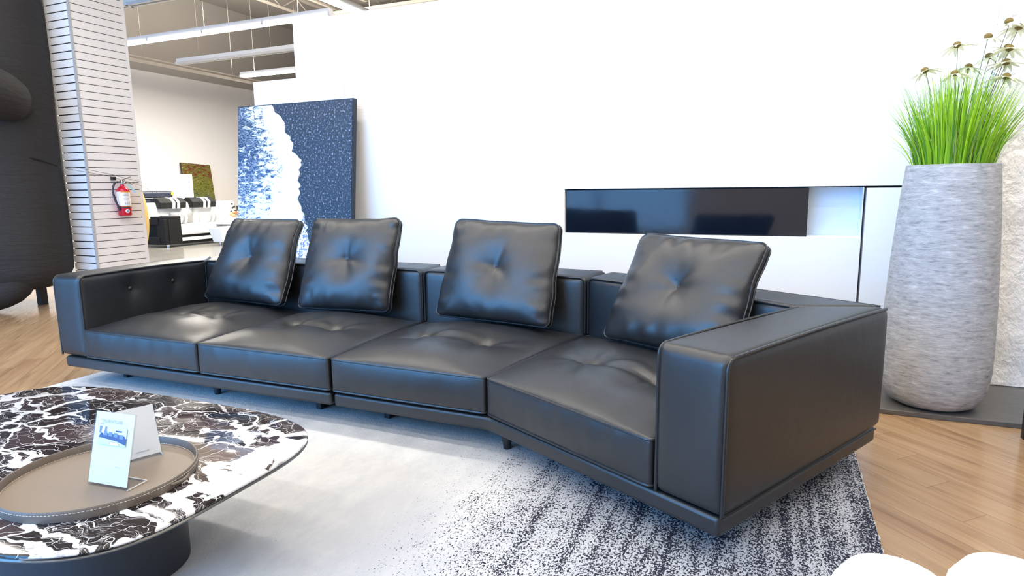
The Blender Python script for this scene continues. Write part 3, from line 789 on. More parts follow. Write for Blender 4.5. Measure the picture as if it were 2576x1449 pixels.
# ------------------------------------------------------------------ planter and flowering grass
PC = Vector((.785, 3.735, .026))
prof = [(.0, 0), (.135, 0), (.165, .006), (.195, .022), (.220, .055), (.236, .105), (.245, .19), (.2455, .30), (.240, .50), (.2305, .72), (.2165, .95), (.2035, 1.12), (.1950, 1.205), (.1935, 1.214), (.188, 1.215), (.180, 1.208), (.178, 1.10), (.0, 1.10)]
tag(MB().lathe(prof, tuple(PC), 96, False).build('stone_planter', 'planter', angle=60), 'tall tapered grey stone planter on the dark slab by the white wall', 'planter')
pl = thing('flowering_grass', 'tall green ornamental grass with ivory coneflowers growing from the grey planter', 'plant', (PC.x, PC.y, PC.z + 1.10))
ZS = PC.z + 1.145
MB().lathe([(.0, -.04), (.172, -.04), (.174, 0), (.12, .012), (.0, .016)], (PC.x, PC.y, ZS), 40, False).build('moss_base', 'soil', pl)
random.seed(11); mb = MB()
def blade_of(root, tip, bend, wd, mat, seg=9):
    root, tip = Vector(root), Vector(tip); d = tip - root; mid = root + d * .5 + Vector(bend)
    side = Vector((d.y, -d.x, 0)); side = side.normalized() if side.length > .01 else Vector((1, 0, 0))
    a = random.uniform(-1.2, 1.2); side = (Matrix.Rotation(a, 3, 'Z') @ side)
    vs = []; fs = []
    for i in range(seg + 1):
        t = i / seg; p = root * (1 - t) ** 2 + mid * 2 * t * (1 - t) + tip * t * t
        w = wd * (1 - t ** 2.2) * (.75 + .5 * t * (1 - t)) + .0004
        vs += [p - side * w, p + side * w]
        if i: k = 2 * i; fs.append((k - 2, k - 1, k + 1, k))
    mb.mat(mat).add(vs, fs)
for i in range(640):
    ph = random.uniform(0, 2 * PI); rr = .155 * math.sqrt(random.random())
    root = (PC.x + rr * math.cos(ph), PC.y + rr * math.sin(ph) * .95, ZS)
    out = rr / .155; h = random.uniform(.24, .54) * (1 - .25 * out) + .05
    reach = out * random.uniform(.05, .17) + random.uniform(-.02, .03)
    tx = root[0] + reach * math.cos(ph) + random.gauss(.012, .02); ty = root[1] + reach * math.sin(ph) * .8 + random.gauss(0, .02)
    blade_of(root, (tx, ty, ZS + h), (-.35 * (tx - root[0]), -.35 * (ty - root[1]), .04), random.uniform(.0026, .0052), random.choice((0, 0, 1, 1, 1, 2)))
for i in range(210):
    ph = random.uniform(0, 2 * PI); rr = .155 * math.sqrt(random.uniform(.3, 1))
    root = (PC.x + rr * math.cos(ph), PC.y + rr * math.sin(ph) * .95, ZS)
    reach = random.uniform(.10, .21); h = random.uniform(.22, .56) - reach * .35
    tx = root[0] + reach * math.cos(ph); ty = min(root[1] + reach * math.sin(ph) * .7, 4.13)
    blade_of(root, (tx, ty, ZS + h), (-.3 * (tx - root[0]), -.3 * (ty - root[1]), .07), random.uniform(.0008, .0016), random.choice((2, 3, 3, 0)))
for (dx, h) in ((-.345, .17), (-.30, .29), (-.27, .22), (.30, .26), (.34, .33), (.31, .17)):
    blade_of((PC.x + .12 * math.copysign(1, dx), PC.y - .03, ZS), (PC.x + dx, PC.y - .05, ZS + h + .02), (-.08 * math.copysign(1, dx), 0, .10), .0011, 3)
g = mb.build('grass_blades', ['grass_a', 'grass_b', 'grass_c', 'grass_d'], pl, angle=180); g['kind'] = 'stuff'
fl = [(.945, 3.70, 1.876, -.6), (.992, 3.74, 1.856, .5), (.869, 3.70, 1.816, 0), (.761, 3.74, 1.798, -.4), (.945, 3.66, 1.750, .2), (.968, 3.78, 1.775, .5), (.896, 3.76, 1.737, -.3),
      (.939, 3.66, 1.690, .1), (.632, 3.70, 1.684, -.8), (.745, 3.66, 1.655, -.2), (.821, 3.78, 1.698, .2), (.936, 3.63, 1.622, .4)]
for q, (x, y, z, tl) in enumerate(fl):
    rnd = random.Random(q); pm = MB(); n = 13
    R = Matrix.Rotation(tl * .55, 3, 'Y') @ Matrix.Rotation(rnd.uniform(-.3, .2), 3, 'X')
    for i in range(n):
        a = 2 * PI * i / n + rnd.uniform(-.12, .12); L = rnd.uniform(.058, .078); dr = rnd.uniform(.014, .040)
        ca, sa = math.cos(a), math.sin(a); vs = []; fs = []
        for k in range(6):
            t = k / 5; r = .008 + L * t; zz = .002 + .006 * t - dr * t * t; w = .0088 * math.sin(PI * min(.97, .18 + .8 * t)) + .0008
            c0 = Vector((r * ca, r * sa, zz)); sd = Vector((-sa, ca, 0))
            vs += [R @ (c0 - sd * w), R @ (c0 + sd * w)]
            if k: fs.append((2 * k - 2, 2 * k - 1, 2 * k + 1, 2 * k))
        pm.add([Vector((x, y, z)) + p for p in vs], fs)
    f = pm.build('flower', 'petal', pl, angle=180)
    MB().ball(Vector((x, y, z)) + R @ Vector((0, 0, .009)), .0175, 14, 9, (1, 1, .85), R).build('flower_cone', 'cone', f)
    a = Vector((PC.x + (x - PC.x) * .45, PC.y + (y - PC.y) * .4, ZS)); e = Vector((x, y, z)) + R @ Vector((0, 0, -.004))
    MB().tube([a + (e - a) * t + Vector((-.03 * (x - PC.x) / .2 * math.sin(PI * t), 0, 0)) for t in [i / 10 for i in range(11)]], .0013, seg=6).build('flower_stem', 'stem', f)

# ------------------------------------------------------------------ slatwall column and extinguisher
CX0, CX1, CY0, CY1, CH = -7.065, -6.70, 4.47, 5.085, 4.6
co = thing('slatwall_column', 'white slatwall clad column beside the charcoal inflatable, extinguisher on it', 'column', ((CX0 + CX1) / 2, (CY0 + CY1) / 2, 0))
MB().box(CX0 + .012, CX1 - .012, CY0 + .012, CY1 - .012, 0, CH).build('column_core', 'gap', co, smooth=False)['label'] = 'dark core seen in the slat grooves'
fr, sd = MB(), MB(); pitch, ph0 = .078, .405 - 6 * .078
k = 0
while ph0 + k * pitch < CH - .02:
    za, zb = max(0, ph0 + k * pitch + .0035), min(CH, ph0 + (k + 1) * pitch - .0035)
    if zb > za:
        fr.box(CX0, CX1 - .012, CY0, CY0 + .018, za + .002, zb - .002); sd.box(CX1 - .018, CX1, CY0 + .02, CY1 - .03, za, zb)
    k += 1
fr.build('slat_panel', 'slat', co, smooth=False); sd.build('slat_panel', 'slat', co, smooth=False)
MB().box(CX1 - .012, CX1 + .003, CY0 - .003, CY0 + .022, 0, CH).build('corner_trim', 'slat_trim', co, smooth=False)
MB().box(CX1 - .018, CX1 + .001, CY1 - .032, CY1, 0, CH).build('corner_trim', 'slat', co, smooth=False)

ex = thing('fire_extinguisher', 'red fire extinguisher hanging on the white slatwall column', 'fire extinguisher', (-6.63, 4.795, .9))
ec = (-6.628, 4.795, 0); r = .066
MB().lathe([(0, .905), (r - .004, .905), (r, .912), (r, 1.165), (r - .008, 1.19), (r - .028, 1.212), (.02, 1.226), (.017, 1.245), (0, 1.245)], ec, 40, False).build('cylinder_body', 'red', ex)
def shell(z0, z1, a0, a1, rr=r + .0012, n=18):
    vs = []; fs = []
    for i in range(n + 1):
        a = a0 + (a1 - a0) * i / n
        vs += [(ec[0] + rr * math.cos(a), ec[1] + rr * math.sin(a), z0), (ec[0] + rr * math.cos(a), ec[1] + rr * math.sin(a), z1)]
        if i: fs.append((2 * i - 2, 2 * i, 2 * i + 1, 2 * i - 1))
    return MB().add(vs, fs)
FA = math.atan2(-4.795, 6.63)                       # direction towards the shop floor
lb = shell(1.008, 1.165, FA - 1.25, FA + 1.35).build('paper_label', 'label_white', ex)
shell(1.155, 1.165, FA - .35, FA + 1.35, r + .002).build('orange_band', 'label_orange', lb)
shell(1.003, 1.010, FA - .35, FA + 1.35, r + .002).build('orange_band', 'label_orange', lb)
for zz, a0, a1 in ((1.135, .1, .8), (1.118, .0, .9), (1.105, .1, .6), (1.085, .0, .85), (1.07, .1, .7)):
    shell(zz, zz + .006, FA + a0, FA + a1, r + .002, 6).build('label_line', 'label_grey', lb)
for i in range(3):
    shell(1.025, 1.045, FA + .15 + .3 * i, FA + .32 + .3 * i, r + .002, 4).build('label_box', 'label_grey', lb)
mb = MB(); n = 20; ca = FA + .42; zc = .955; vs = [(ec[0] + (r + .0015) * math.cos(ca), ec[1] + (r + .0015) * math.sin(ca), zc)]
for i in range(n):
    t = 2 * PI * i / n; a = ca + .34 * math.cos(t); vs.append((ec[0] + (r + .0015) * math.cos(a), ec[1] + (r + .0015) * math.sin(a), zc + .021 * math.sin(t)))
mb.add(vs, [(0, 1 + i, 1 + (i + 1) % n) for i in range(n)]); em = mb.build('round_emblem', 'label_white', ex)
for da, dz in ((-.1, .0), (.07, .004), (.0, -.006)):
    shell(zc + dz - .008, zc + dz + .008, ca + da - .035, ca + da + .035, r + .0026, 3).build('emblem_mark', 'label_blue', em)
MB().lathe([(r + .002, .985), (r + .004, .987), (r + .004, .997), (r + .002, .999)], ec, 32, False).build('strap', 'rubber', ex)
mb = MB(); mb.lathe([(.014, 1.24), (.016, 1.25), (.016, 1.275), (.011, 1.29)], ec, 18); mb.box(ec[0] - .012, ec[0] + .012, ec[1] - .05, ec[1] + .03, 1.262, 1.278); mb.build('valve', 'steel', ex)
mb = MB(); mb.tube([(ec[0], ec[1] - .02, 1.285), (ec[0] + .01, ec[1] + .04, 1.305), (ec[0] + .02, ec[1] + .09, 1.325)], .006); mb.tube([(ec[0], ec[1], 1.268), (ec[0] + .02, ec[1] + .05, 1.262), (ec[0] + .03, ec[1] + .10, 1.240)], .006); mb.build('lever', 'steel', ex)
MB().ball((ec[0] + .025, ec[1] + .02, 1.262), .017, 14, 8, (.6, 1, 1)).build('gauge', 'steel', ex)
MB().tube([(ec[0], ec[1] - .045, 1.270), (ec[0] + .005, ec[1] - .085, 1.262), (ec[0] + .01, ec[1] - .115, 1.21), (ec[0] + .015, ec[1] - .122, 1.14), (ec[0] + .018, ec[1] - .108, 1.07), (ec[0] + .022, ec[1] - .085, 1.005), (ec[0] + .025, ec[1] - .072, .96)], [.010, .0105, .011, .011, .011, .011, .013], seg=10).build('hose', 'rubber', ex)
MB().box(ec[0] - .06, ec[0] - .02, ec[1] - .085, ec[1] - .045, 1.285, 1.325).build('wall_bracket', 'black_metal', ex, smooth=False, bevel=.003)
mb = MB(); mb.add([(ec[0] + .05, ec[1] + .02, 1.245), (ec[0] + .05, ec[1] + .045, 1.25), (ec[0] + .055, ec[1] + .125, 1.155), (ec[0] + .055, ec[1] + .095, 1.150)], [(0, 1, 2, 3), (3, 2, 1, 0)]); mb.build('inspection_tag', 'tag_blue', ex, smooth=False)

# ------------------------------------------------------------------ charcoal inflatable figure
IX, IY = -7.56, 3.94
inf = thing('inflatable_figure', 'tall charcoal nylon inflatable figure standing at the left edge', 'inflatable figure', (IX, IY, 0))
def wob(th, z): return .010 * mnoise.noise(Vector((math.cos(th) * 2.2, math.sin(th) * 2.2, z * 2.0))) + .003 * mnoise.noise(Vector((math.cos(th) * 5, math.sin(th) * 5, z * 14)))
body = [(.0, .16), (.40, .17), (.56, .19), (.66, .25), (.712, .36), (.722, .6), (.722, 1.0), (.718, 1.4), (.722, 1.7), (.716, 1.95), (.722, 2.2), (.728, 2.6), (.722, 3.0), (.70, 3.3), (.60, 3.6), (.40, 3.8), (.0, 3.88)]
dense = []
for (a, za), (b, zb) in zip(body, body[1:]):
    m = max(1, int((zb - za) / .05))
    dense += [(a + (b - a) * i / m, za + (zb - za) * i / m) for i in range(m)]
dense.append(body[-1])
mb = MB().lathe(dense, (IX, IY, 0), 72, False, wob)
mb.v = [p + Vector((.075, -.055, 0)) * (1 - smoothstep(.5, 1.5, p.z)) for p in mb.v]
mb.build('body', 'nylon', inf, angle=180)
mb = MB()
pts = [(-7.06, 4.02, 2.02), (-6.86, 3.90, 2.05), (-6.74, 3.68, 2.12), (-6.74, 3.38, 2.20), (-6.84, 3.08, 2.27), (-6.92, 2.9, 2.30), (-6.95, 2.82, 2.31)]
mb.tube(pts, [.19, .225, .225, .21, .19, .13, .04], seg=28); mb.build('arm', 'nylon', inf, sub=1, angle=180)
mb = MB(); mb.tube([(-7.06, 3.98, .42), (-7.02, 3.88, .36), (-7.02, 3.76, .27), (-7.08, 3.60, .19), (-7.16, 3.44, .135), (-7.22, 3.32, .12), (-7.25, 3.27, .12)], [.09, .20, .235, .20, .145, .10, .03], seg=24); mb.build('foot', 'nylon', inf, sub=1, angle=180)
mb = MB(); mb.box(-7.13, -7.06, 4.08, 4.15, 0, .26); mb.box(-7.17, -7.135, 4.1, 4.13, 0, .2); mb.build('support_post', 'black_metal', inf, smooth=False, bevel=.004)
mb = MB(); sp = []
for k in range(9):
    th = .10 + .55 * k / 8; z = 1.505 - .075 * k / 8
    sp.append((IX + .719 * math.cos(th), IY + .719 * math.sin(th), z))
mb.tube(sp, [.003, .013, .014, .012, .010, .008, .007, .005, .003], seg=8); mb.build('vent_slit', 'black_hole', inf)
MB().tube([(-6.98, 4.36, 1.432), (-6.60, 4.36, 1.402), (-6.55, 4.60, 1.352), (-6.66, 5.10, 1.258), (-8.2, 6.6, 1.02)], .0022, seg=5).build('tether_cord', 'cord', inf)
MB().tube([(-6.98, 4.36, 1.425), (-6.58, 4.36, 1.37), (-6.53, 4.60, 1.325), (-6.67, 5.10, 1.215), (-8.2, 6.6, .98)], .0022, seg=5).build('tether_cord', 'cord', inf)

# ------------------------------------------------------------------ near-right white channel-back chair
ch = thing('channel_back_chair', 'white channel back chair, only its rounded back tops in the near right corner', 'armchair', (.50, .70, 0))
cen = Vector((.47, .66)); zt = .597
pts = [(.185, .985), (.348, 1.052), (.520, 1.055), (.680, .985), (.790, .855), (.835, .695), (.120, .820), (.095, .655)]
for i, (x, y) in enumerate(pts):
    zz = zt if i < 4 else zt - .05 * (1 if i in (4,) else (1.6 if i == 6 else 2.4))
    R = .088
    MB().lathe([(0, .14), (R * .8, .14), (R, .17), (R * 1.02, .35), (R, zz - .075), (R * .93, zz - .040), (R * .74, zz - .014), (R * .4, zz - .002), (0, zz)], (x, y, 0), 28, False).build('back_channel', 'boucle', ch, angle=180)
MB().lathe([(0, .15), (.27, .15), (.30, .18), (.305, .36), (.28, .41), (.0, .43)], (cen.x, cen.y - .02, 0), 48, False).build('seat', 'boucle', ch, angle=180)
MB().lathe([(.0, .013), (.25, .013), (.25, .15), (0, .15)], (cen.x, cen.y - .02, 0), 40, False).build('plinth_base', 'black_metal', ch)

# black framed side table whose leg stands at the right edge
st = thing('side_table', 'black metal side table leg at the far right edge of the floor', 'side table', (1.33, 3.21, 0))
for x, y in ((1.096, 3.40), (1.56, 3.40), (1.096, 3.02), (1.56, 3.02)):
    MB().box(x - .015, x + .015, y - .015, y + .015, 0, .42).build('table_leg', 'black_metal', st, smooth=False)
MB().box(1.083, 1.58, 3.0, 3.42, .42, .45).build('table_top', 'black_metal', st, smooth=False, bevel=.003)
MB().box(1.081, 1.575, 3.385, 3.415, .40, .42).build('top_frame', 'black_metal', st, smooth=False); MB().box(1.081, 1.575, 3.005, 3.035, .40, .42).build('top_frame', 'black_metal', st, smooth=False)

# ------------------------------------------------------------------ rear showroom furniture
fs_ = thing('showroom_sofa', 'white and black striped sofa in the rear showroom, seen past the column', 'sofa', (-12.3, 10.9, 0))
def fsoft(cor, z0, z1, r, name, mat, par=None, step=.08): return MB().soft(cor, z0, z1, r, None, step).build(name, mat, par or fs_, angle=70)
def quad(x0, x1, y0, y1): return [(x1, y0), (x1, y1), (x0, y1), (x0, y0)]    # front faces +X
YS0, YS1 = 9.74, 11.9
mb = MB(); mb.box(-12.75, -11.80, YS0, YS1, .05, .24); mb.build('base', 'black_hide', fs_, smooth=False, bevel=.01)
MB().box(-11.80, -11.775, YS0 + .02, YS1, .115, .185).build('base_stripe', 'white_hide', fs_, smooth=False)
fsoft(quad(-12.5, -11.74, YS0, 10.80), .24, .45, .04, 'seat_cushion', 'white_hide'); fsoft(quad(-12.5, -11.74, 10.81, YS1), .24, .45, .04, 'seat_cushion', 'white_hide')
fsoft(quad(-12.85, -12.42, 9.52, 10.66), .24, .93, .08, 'backrest', 'white_hide'); fsoft(quad(-12.85, -12.42, 10.67, YS1), .24, .93, .08, 'backrest', 'white_hide')
# black storage arm with an open side and two white bands
am = MB(); AX0, AX1, AY0, AY1 = -12.9, -11.75, 9.32, 9.74
am.box(AX0, AX1, AY0 + .12, AY1, .06, .60); am.box(AX0, -11.95, AY0, AY0 + .125, .06, .22); am.box(AX0, -11.95, AY0, AY0 + .125, .48, .60)
am.box(-12.02, AX1 - .02, AY0 + .03, AY0 + .125, .06, .60)
am.prism([(AX0, AY0 + .02), (-11.9, AY0 + .02), (AX1, AY0 + .14), (AX1, AY1), (AX0, AY1)], .60, .65)
arm = am.build('storage_arm', 'black_hide', fs_, smooth=False, bevel=.012)
MB().box(AX0 + .05, -12.03, AY0 + .1, AY0 + .13, .22, .48).build('open_shelf', 'black_hole', arm, smooth=False)
for x in (-12.22, -12.58): MB().box(x - .06, x + .06, AY0 + .005, AY0 + .26, .595, .655).build('arm_band', 'white_hide', arm, smooth=False, bevel=.006)
for (ya, yb) in ((9.70, 10.36), (10.52, 11.18)):
    hm = MB(); sec = [(-12.62, .95), (-12.50, 1.035), (-12.36, 1.02), (-12.27, .93), (-12.29, .80), (-12.40, .80), (-12.44, .93)]
    def sweep(m, y0, y1, g):
        c0 = Vector((-12.40, .90)); n = len(sec)
        P = [(c0 + (Vector(s) - c0) * g) for s in sec]
        m.add([(p.x, y0, p.y) for p in P] + [(p.x, y1, p.y) for p in P], [tuple(range(n)), tuple(range(2 * n - 1, n - 1, -1))] + [(i, n + i, n + (i + 1) % n, (i + 1) % n) for i in range(n)])
    sweep(hm, ya, yb, 1); hd = hm.build('headrest', 'black_hide', fs_, smooth=False, bevel=.02)
    bm_ = MB(); sweep(bm_, ya + .30, ya + .37, 1.03); sweep(bm_, ya + .42, ya + .49, 1.03); bm_.build('headrest_band', 'white_hide', hd, smooth=False)
for x, y in ((-11.85, 9.46), (-12.7, 9.46), (-11.85, 11.8)): MB().lathe([(.035, 0), (.04, .06)], (x, y, 0), 16).build('foot', 'steel', fs_)
fsoft(quad(-12.4, -10.95, 10.62, 11.9), .42, .46, .02, 'chaise_edge', 'white_hide')
mb = MB(); mb.add([(-11.22, 10.06, .07), (-11.0, 10.12, .07), (-11.0, 10.9, .07), (-11.22, 10.9, .07), (-11.22, 9.93, .40), (-10.92, 10.02, .40), (-10.92, 10.9, .40), (-11.22, 10.9, .40)],
       [(3, 2, 1, 0), (4, 5, 6, 7), (0, 1, 5, 4), (1, 2, 6, 5), (2, 3, 7, 6), (3, 0, 4, 7)])
mb.v = [Vector((p.x, p.y, p.z)) for p in mb.v]
ot = thing('white_ottoman', 'white tapered ottoman in front of the striped showroom sofa', 'ottoman', (-11.1, 10.4, 0))
mb.build('body', 'white_hide', ot, smooth=False, bevel=.02)
for x, y in ((-11.17, 10.2), (-11.05, 10.2), (-11.17, 10.8), (-11.05, 10.8)): MB().lathe([(.02, 0), (.025, .075)], (x, y, 0), 12).build('foot', 'steel', ot)
# striped scatter cushions
def scatter(y0, y1, z0, z1, x, base_m, band_m, label):
    t = thing('scatter_cushion', label, 'cushion', (x, (y0 + y1) / 2, z0), 'striped cushions on the showroom sofa')
    def d(u, v, w, n, Lx, Ly): return Vector((0, n.y * .06 * E(u, 2) * E(w, 2), 0))
    MB().soft([(x, y0), (x, y1), (x - .06, y1), (x - .06, y0)], z0, z1, .02, d, .05).build('cushion_body', base_m, t, angle=80)
    m = (y0 + y1) / 2
    for a in (-.09, .03):
        def d2(u, v, w, n, Lx, Ly): return Vector((0, n.y * .06 * E(w, 2), 0))
        MB().soft([(x + .004, m + a), (x + .004, m + a + .06), (x - .02, m + a + .06), (x - .02, m + a)], z0 + .005, z1 - .005, .006, d2, .04).build('cushion_band', band_m, t, angle=80)
scatter(9.93, 10.52, .46, .71, -12.28, 'grey_hide', 'white_hide', 'grey cushion with two white bands on the striped showroom sofa')
scatter(10.72, 11.33, .46, .69, -12.28, 'white_hide', 'grey_hide', 'white cushion with two grey bands on the striped showroom sofa')
# navy recliner behind
nv = thing('navy_recliner', 'navy leather recliner with a yellow tag behind the striped sofa', 'recliner', (-13.2, 10.0, 0))
MB().soft(quad(-13.35, -12.95, 9.2, 10.52), .10, 1.02, .06, None, .1).build('back', 'navy_hide', nv, angle=70)
MB().soft(quad(-13.25, -12.88, 9.2, 10.56), 1.03, 1.18, .06, None, .06).build('head_bolster', 'navy_hide', nv, angle=70)
MB().ball((-12.87, 10.51, 1.12), .045, 12, 8, (.3, .8, 1)).build('price_tag', 'tag_yellow', nv)
# white partition, leaning painting, gold leaf, flowers, small toy
tag(MB().box(-14.3, -13.6, 9.6, 11.72, 0, 1.59).build('display_partition', 'white_wall', smooth=False, bevel=.01), 'low white display partition behind the navy recliner', 'partition')
gp = thing('garden_painting', 'green and red abstract painting leaning on the far cream wall', 'painting', (-14.9, 13.2, 0.02))
PY0, PY1 = 12.62, 13.60
vs = [(-14.98, PY0 + .05, .80), (-14.98, PY1 + .05, .80), (-15.15, PY1 - .02, 1.93), (-15.15, PY0 - .02, 1.93)]
base_z = .80
def leanbox(d0, d1, mat, nm, ins=0):
    mb = MB(); h = 1.15; w = (PY1 - PY0) / 2
    mb.box(d0, d1, -w + ins, w - ins, ins, h - ins)
    o = mb.build(nm, mat, None, smooth=False, loc=(-14.96, (PY0 + PY1) / 2 + .02, base_z), rot=(math.radians(-3), math.radians(-9), 0)); adopt(o, gp)
leanbox(-.03, 0, 'black_metal', 'frame'); leanbox(-.004, .004, 'garden', 'canvas', .01)
MB().box(-15.19, -14.90, 12.5, 13.75, 0, .80).build('stand', 'white_wall', gp, smooth=False)
mb = MB(); n = 14; vs = []; fsx = []
for i in range(n + 1):
    t = i / n; z = .03 + 1.43 * t; wd = .26 * math.sin(PI * min(.985, max(.03, t * .93 + .05))) ** .8
    for s in (-1, -.5, 0, .5, 1): vs.append((-9.0 + .05 * (1 - s * s), 6.62 + s * wd + .05 * t * t, z))
for i in range(n):
    for k in range(4): a = i * 5 + k; fsx.append((a, a + 1, a + 6, a + 5))
gl = thing('gold_leaf_sculpture', 'tall gold leaf shaped sculpture peeking out behind the white column', 'sculpture', (-9, 6.62, 0))
mb.add(vs, fsx); o = mb.build('leaf', 'gold', gl, angle=180); so = o.modifiers.new('thick', 'SOLIDIFY'); so.thickness = .02
MB().lathe([(.12, 0), (.12, .03)], (-8.98, 6.64, 0), 24).build('foot', 'black_metal', gl)
vf = thing('flower_vase', 'small vase of peach and dark flowers beside the large wave painting', 'flower vase', (-10.98, 10.56, .46))
MB().lathe([(0, .46), (.05, .46), (.06, .50), (.045, .58), (.05, .60), (0, .60)], (-10.98, 10.56, 0), 20, False).build('vase', 'light_grey', vf)
random.seed(5)
for i in range(7):
    MB().ball((-10.98 + random.uniform(-.06, .06), 10.52 + random.uniform(-.12, .06), .66 + random.uniform(-.02, .06)), random.uniform(.03, .045), 10, 7).build('bloom', 'bloom', vf)
mb = MB()
for i in range(26): mb.ball((-10.98 + random.uniform(-.06, .06), 10.54 + random.uniform(-.13, .06), .70 + random.uniform(-.04, .19)), random.uniform(.012, .026), 6, 4)
mb.build('dark_foliage', 'leaf_dark', vf)
py = thing('pink_ornament', 'tiny pink ornament on top of the white sofa back', 'ornament', (-12.6, 11.57, .93))
MB().ball((-12.6, 11.57, .964), .03, 10, 8).build('body', 'pink', py)

# ------------------------------------------------------------------ ceiling: joists, rail, light strips
def joist(y0, y1, label, delta0):
    t = thing('trim_3', label, 'roof joist', (delta0, (y0 + y1) / 2, 5.85)); t['kind'] = 'structure'
    x = delta0
    MB().box(x - .05, x + .05, y0, y1, 6.02, 6.06).build('bottom_chord', 'joist', t, smooth=False)
    MB().box(x - .06, x + .06, y0, y1, 6.40, 6.448).build('top_chord', 'joist', t, smooth=False)
    mb = MB(); n = int((y1 - y0) / .6); pts = [(x, y0 + (y1 - y0) * i / n, 6.04 if i % 2 else 6.42) for i in range(n + 1)]
    for a, b in zip(pts, pts[1:]): mb.tube([a, b], .016, seg=6)
    mb.build('web_bars', 'joist', t); return t
j0 = joist(5.0, 20.9, 'taupe steel bar joist running along the roof nearest the far cream wall', -12.6)
ords = ['second', 'third', 'fourth', 'fifth', 'sixth', 'seventh', 'eighth', 'ninth', 'tenth']
for i, nm in enumerate(ords):
    c = copy_tree(j0, (1.2 * (i + 1), 0, 0)); c['label'] = 'taupe steel bar joist, %s out from the far cream wall' % nm
gd = thing('trim_4', 'taupe roof girder crossing below the bar joists above the rear showroom', 'roof girder', (-8, 14.5, 5.4)); gd['kind'] = 'structure'
MB().box(-11.2, -2, 14.40, 14.60, 5.74, 5.82).build('top_flange', 'joist', gd, smooth=False); MB().box(-11.2, -2, 14.40, 14.60, 5.28, 5.40).build('bottom_flange', 'joist', gd, smooth=False)
mb = MB()
for i in range(15): mb.tube([(-11 + .6 * i, 14.5, 5.40 if i % 2 else 5.78), (-11 + .6 * (i + 1), 14.5, 5.78 if i % 2 else 5.40)], .025, seg=6)
mb.build('web_bars', 'joist', gd)
rl = thing('conduit_rail', 'long cream conduit rail running in front of the far wall at lamp height', 'rail', (-12.5, 11, 3.88))
for z, r in ((3.885, .035), (3.965, .018)): MB().tube([(-12.5, 3.5, z), (-12.5, 20.9, z)], r, seg=10).build('conduit', 'pipe', rl)
for i in range(7): y = 5.0 + i * 2.4; MB().tube([(-12.5, y, 3.92), (-12.5, y, 6.449)], .005, seg=5).build('hanger', 'taupe_wall', rl)

def strip(p, q, lit, label, z=3.9, group='strip lights in the showroom', power=0):
    p, q = Vector((*p, z)), Vector((*q, z)); d = (q - p).normalized(); w = Vector((-d.y, d.x, 0)); L = (q - p).length
    t = thing('strip_light', label, 'strip light', (p + q) / 2, group)
    def bar(a, b, off, hw, z0, z1, nm, m):
        A, B = p + d * a + w * off, p + d * b + w * off
        mb = MB(); mb.add([A - w * hw + Vector((0, 0, z0)), B - w * hw + Vector((0, 0, z0)), B + w * hw + Vector((0, 0, z0)), A + w * hw + Vector((0, 0, z0)), A - w * hw + Vector((0, 0, z1)), B - w * hw + Vector((0, 0, z1)), B + w * hw + Vector((0, 0, z1)), A + w * hw + Vector((0, 0, z1))],
               [(3, 2, 1, 0), (4, 5, 6, 7), (0, 1, 5, 4), (1, 2, 6, 5), (2, 3, 7, 6), (3, 0, 4, 7)])
        mb.build(nm, m, t, smooth=False)
    bar(0, L, 0, .055, .045, .115, 'housing', 'fixture')
    for s in (-.045, .045): bar(.03, L - .03, s, .020, .0, .042, 'tube', 'tube_lit' if lit else 'tube_off')
    n = max(2, int(L / 1.3) + 1)
    for i in range(n):
        c = p + d * (L * i / (n - 1)); mb = MB(); mb.add([c + d * dx + w * dy + Vector((0, 0, dz)) for dx, dy, dz in ((-.02, -.07, .0), (.02, -.07, .0), (.02, .07, .0), (-.02, .07, .0), (-.02, -.07, .05), (.02, -.07, .05), (.02, .07, .05), (-.02, .07, .05))], [(3, 2, 1, 0), (4, 5, 6, 7), (0, 1, 5, 4), (1, 2, 6, 5), (2, 3, 7, 6), (3, 0, 4, 7)])
        mb.build('tube_bracket', 'fixture', t, smooth=False)
    for f in (.12, .5, .88): c = p + d * (L * f) + Vector((0, 0, .1)); MB().tube([c, (c.x, c.y, 6.449)], .003, seg=5).build('hanger_wire', 'taupe_wall', t)
    if power:
        ld = bpy.data.lights.new('strip_glow', 'AREA'); ld.shape = 'RECTANGLE'; ld.size = L; ld.size_y = .16; ld.energy = power; ld.color = (1, .94, .85)
        lo = bpy.data.objects.new('strip_glow', ld); COL.objects.link(lo); lo.location = (p + q) / 2 - Vector((0, 0, .03)); lo.rotation_euler = (0, 0, math.atan2(d.y, d.x))
        l2 = ld.copy(); l2.energy = power * .75; l2.size_y = .12        # bare tubes also shine upwards
        lo = bpy.data.objects.new('strip_glow', l2); COL.objects.link(lo); lo.location = (p + q) / 2 + Vector((0, 0, .13)); lo.rotation_euler = (PI, 0, math.atan2(d.y, d.x))
    return t
PW = 115      # watts per metre of strip
strip((-12.2, 8.68), (-6.72, 8.68), True, 'long lit strip light, highest bright one above the rear showroom', power=PW * 5.6)
strip((-12.2, 10.42), (-7.0, 10.42), False, 'unlit white strip light between the two lit ones at the rear', power=0)
strip((-12.2, 12.2), (-8.8, 12.2), True, 'lit strip light farthest back above the painting', power=PW * 3.7)
strip((-12.2, 6.98), (-7.5, 6.98), False, 'unlit strip light at the top beside the slatwall column', power=0)
strip((-6.25, 7.3), (-6.25, 9.3), True, 'lit strip light crossing at right angles above the white wall', power=PW * 2)
g2 = 'strip lights above the sofa area'
for y, nm, k in ((-3.0, 'nearest the shop window', 3), (-1.6, 'second from the shop window', 4), (-.2, 'above the viewer', 6.5), (1.5, 'above the coffee table', 8), (3.15, 'above the sofa back', 16)):
    strip((-6.5, y), (3.5, y), True, 'lit overhead strip light %s' % nm, group=g2, power=k * 10)

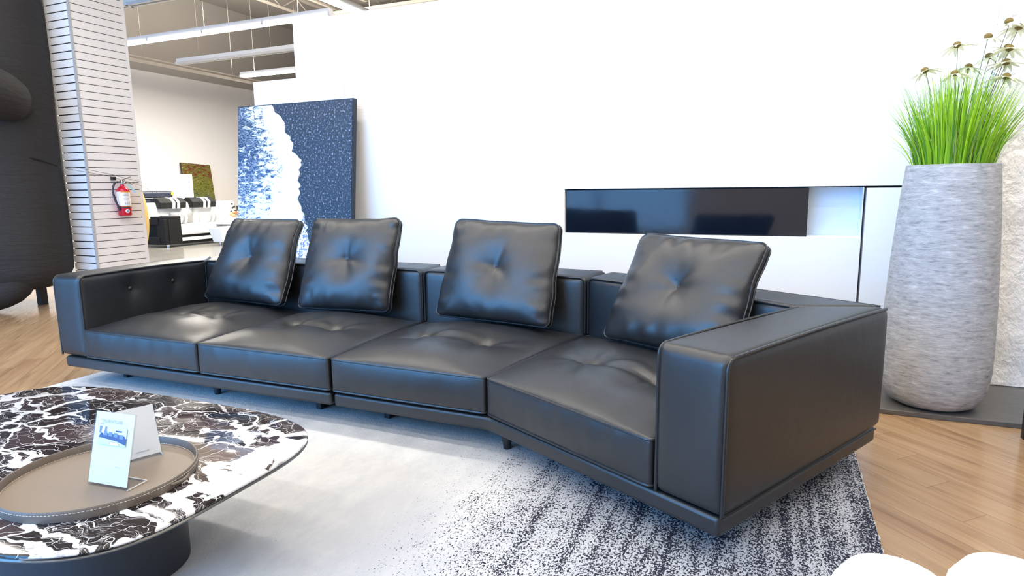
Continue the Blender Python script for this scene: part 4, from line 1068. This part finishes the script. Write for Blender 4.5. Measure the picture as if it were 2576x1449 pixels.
# ------------------------------------------------------------------ daylight, world, camera
ld = bpy.data.lights.new('window_portal', 'AREA'); ld.shape = 'RECTANGLE'; ld.size = W1 - W0; ld.size_y = S1 - S0; ld.cycles.is_portal = True
lo = bpy.data.objects.new('window_portal', ld); COL.objects.link(lo); lo.location = ((W0 + W1) / 2, -4.18, (S0 + S1) / 2); lo.rotation_euler = (PI / 2, 0, 0)
wd = bpy.data.worlds.new('sky'); scene.world = wd; wd.use_nodes = True
nt = wd.node_tree; bg = nt.nodes['Background']
tc = nt.nodes.new('ShaderNodeTexCoord'); sx = nt.nodes.new('ShaderNodeSeparateXYZ'); cr = nt.nodes.new('ShaderNodeValToRGB')
nt.links.new(tc.outputs['Generated'], sx.inputs[0]); nt.links.new(sx.outputs[2], cr.inputs[0]); nt.links.new(cr.outputs[0], bg.inputs[0])
cr.color_ramp.elements[0].position = .0; cr.color_ramp.elements[0].color = (.13, .27, .50, 1)
cr.color_ramp.elements[1].position = .04; cr.color_ramp.elements[1].color = (.13, .46, 1, 1)
bg.inputs[1].default_value = 10.5

cam = bpy.data.cameras.new('camera'); cam.sensor_width = 36; cam.lens = 1582.06 / 2576 * 36; cam.clip_start = .02
co_ = bpy.data.objects.new('camera', cam); COL.objects.link(co_)
yaw, pit, rol = 0.397336199, 0.156952565, -0.011539816
r = Vector((math.cos(yaw), math.sin(yaw), 0)); f = Vector((-math.sin(yaw), math.cos(yaw), 0)); u = Vector((0, 0, 1))
f2 = f * math.cos(pit) - u * math.sin(pit); u2 = u * math.cos(pit) + f * math.sin(pit)
r3 = r * math.cos(rol) + u2 * math.sin(rol); u3 = u2 * math.cos(rol) - r * math.sin(rol)
m = Matrix((r3, u3, -f2)).transposed().to_4x4(); m.translation = (0, 0, 1.15)
co_.matrix_world = m; scene.camera = co_
vs_ = scene.view_settings; vs_.view_transform = 'Standard'; vs_.look = 'None'; vs_.gamma = 1; vs_.use_curve_mapping = False; vs_.exposure = 0.0
scene.cycles.use_denoising = True
scene.cycles.max_bounces = 8; scene.cycles.sample_clamp_indirect = 8
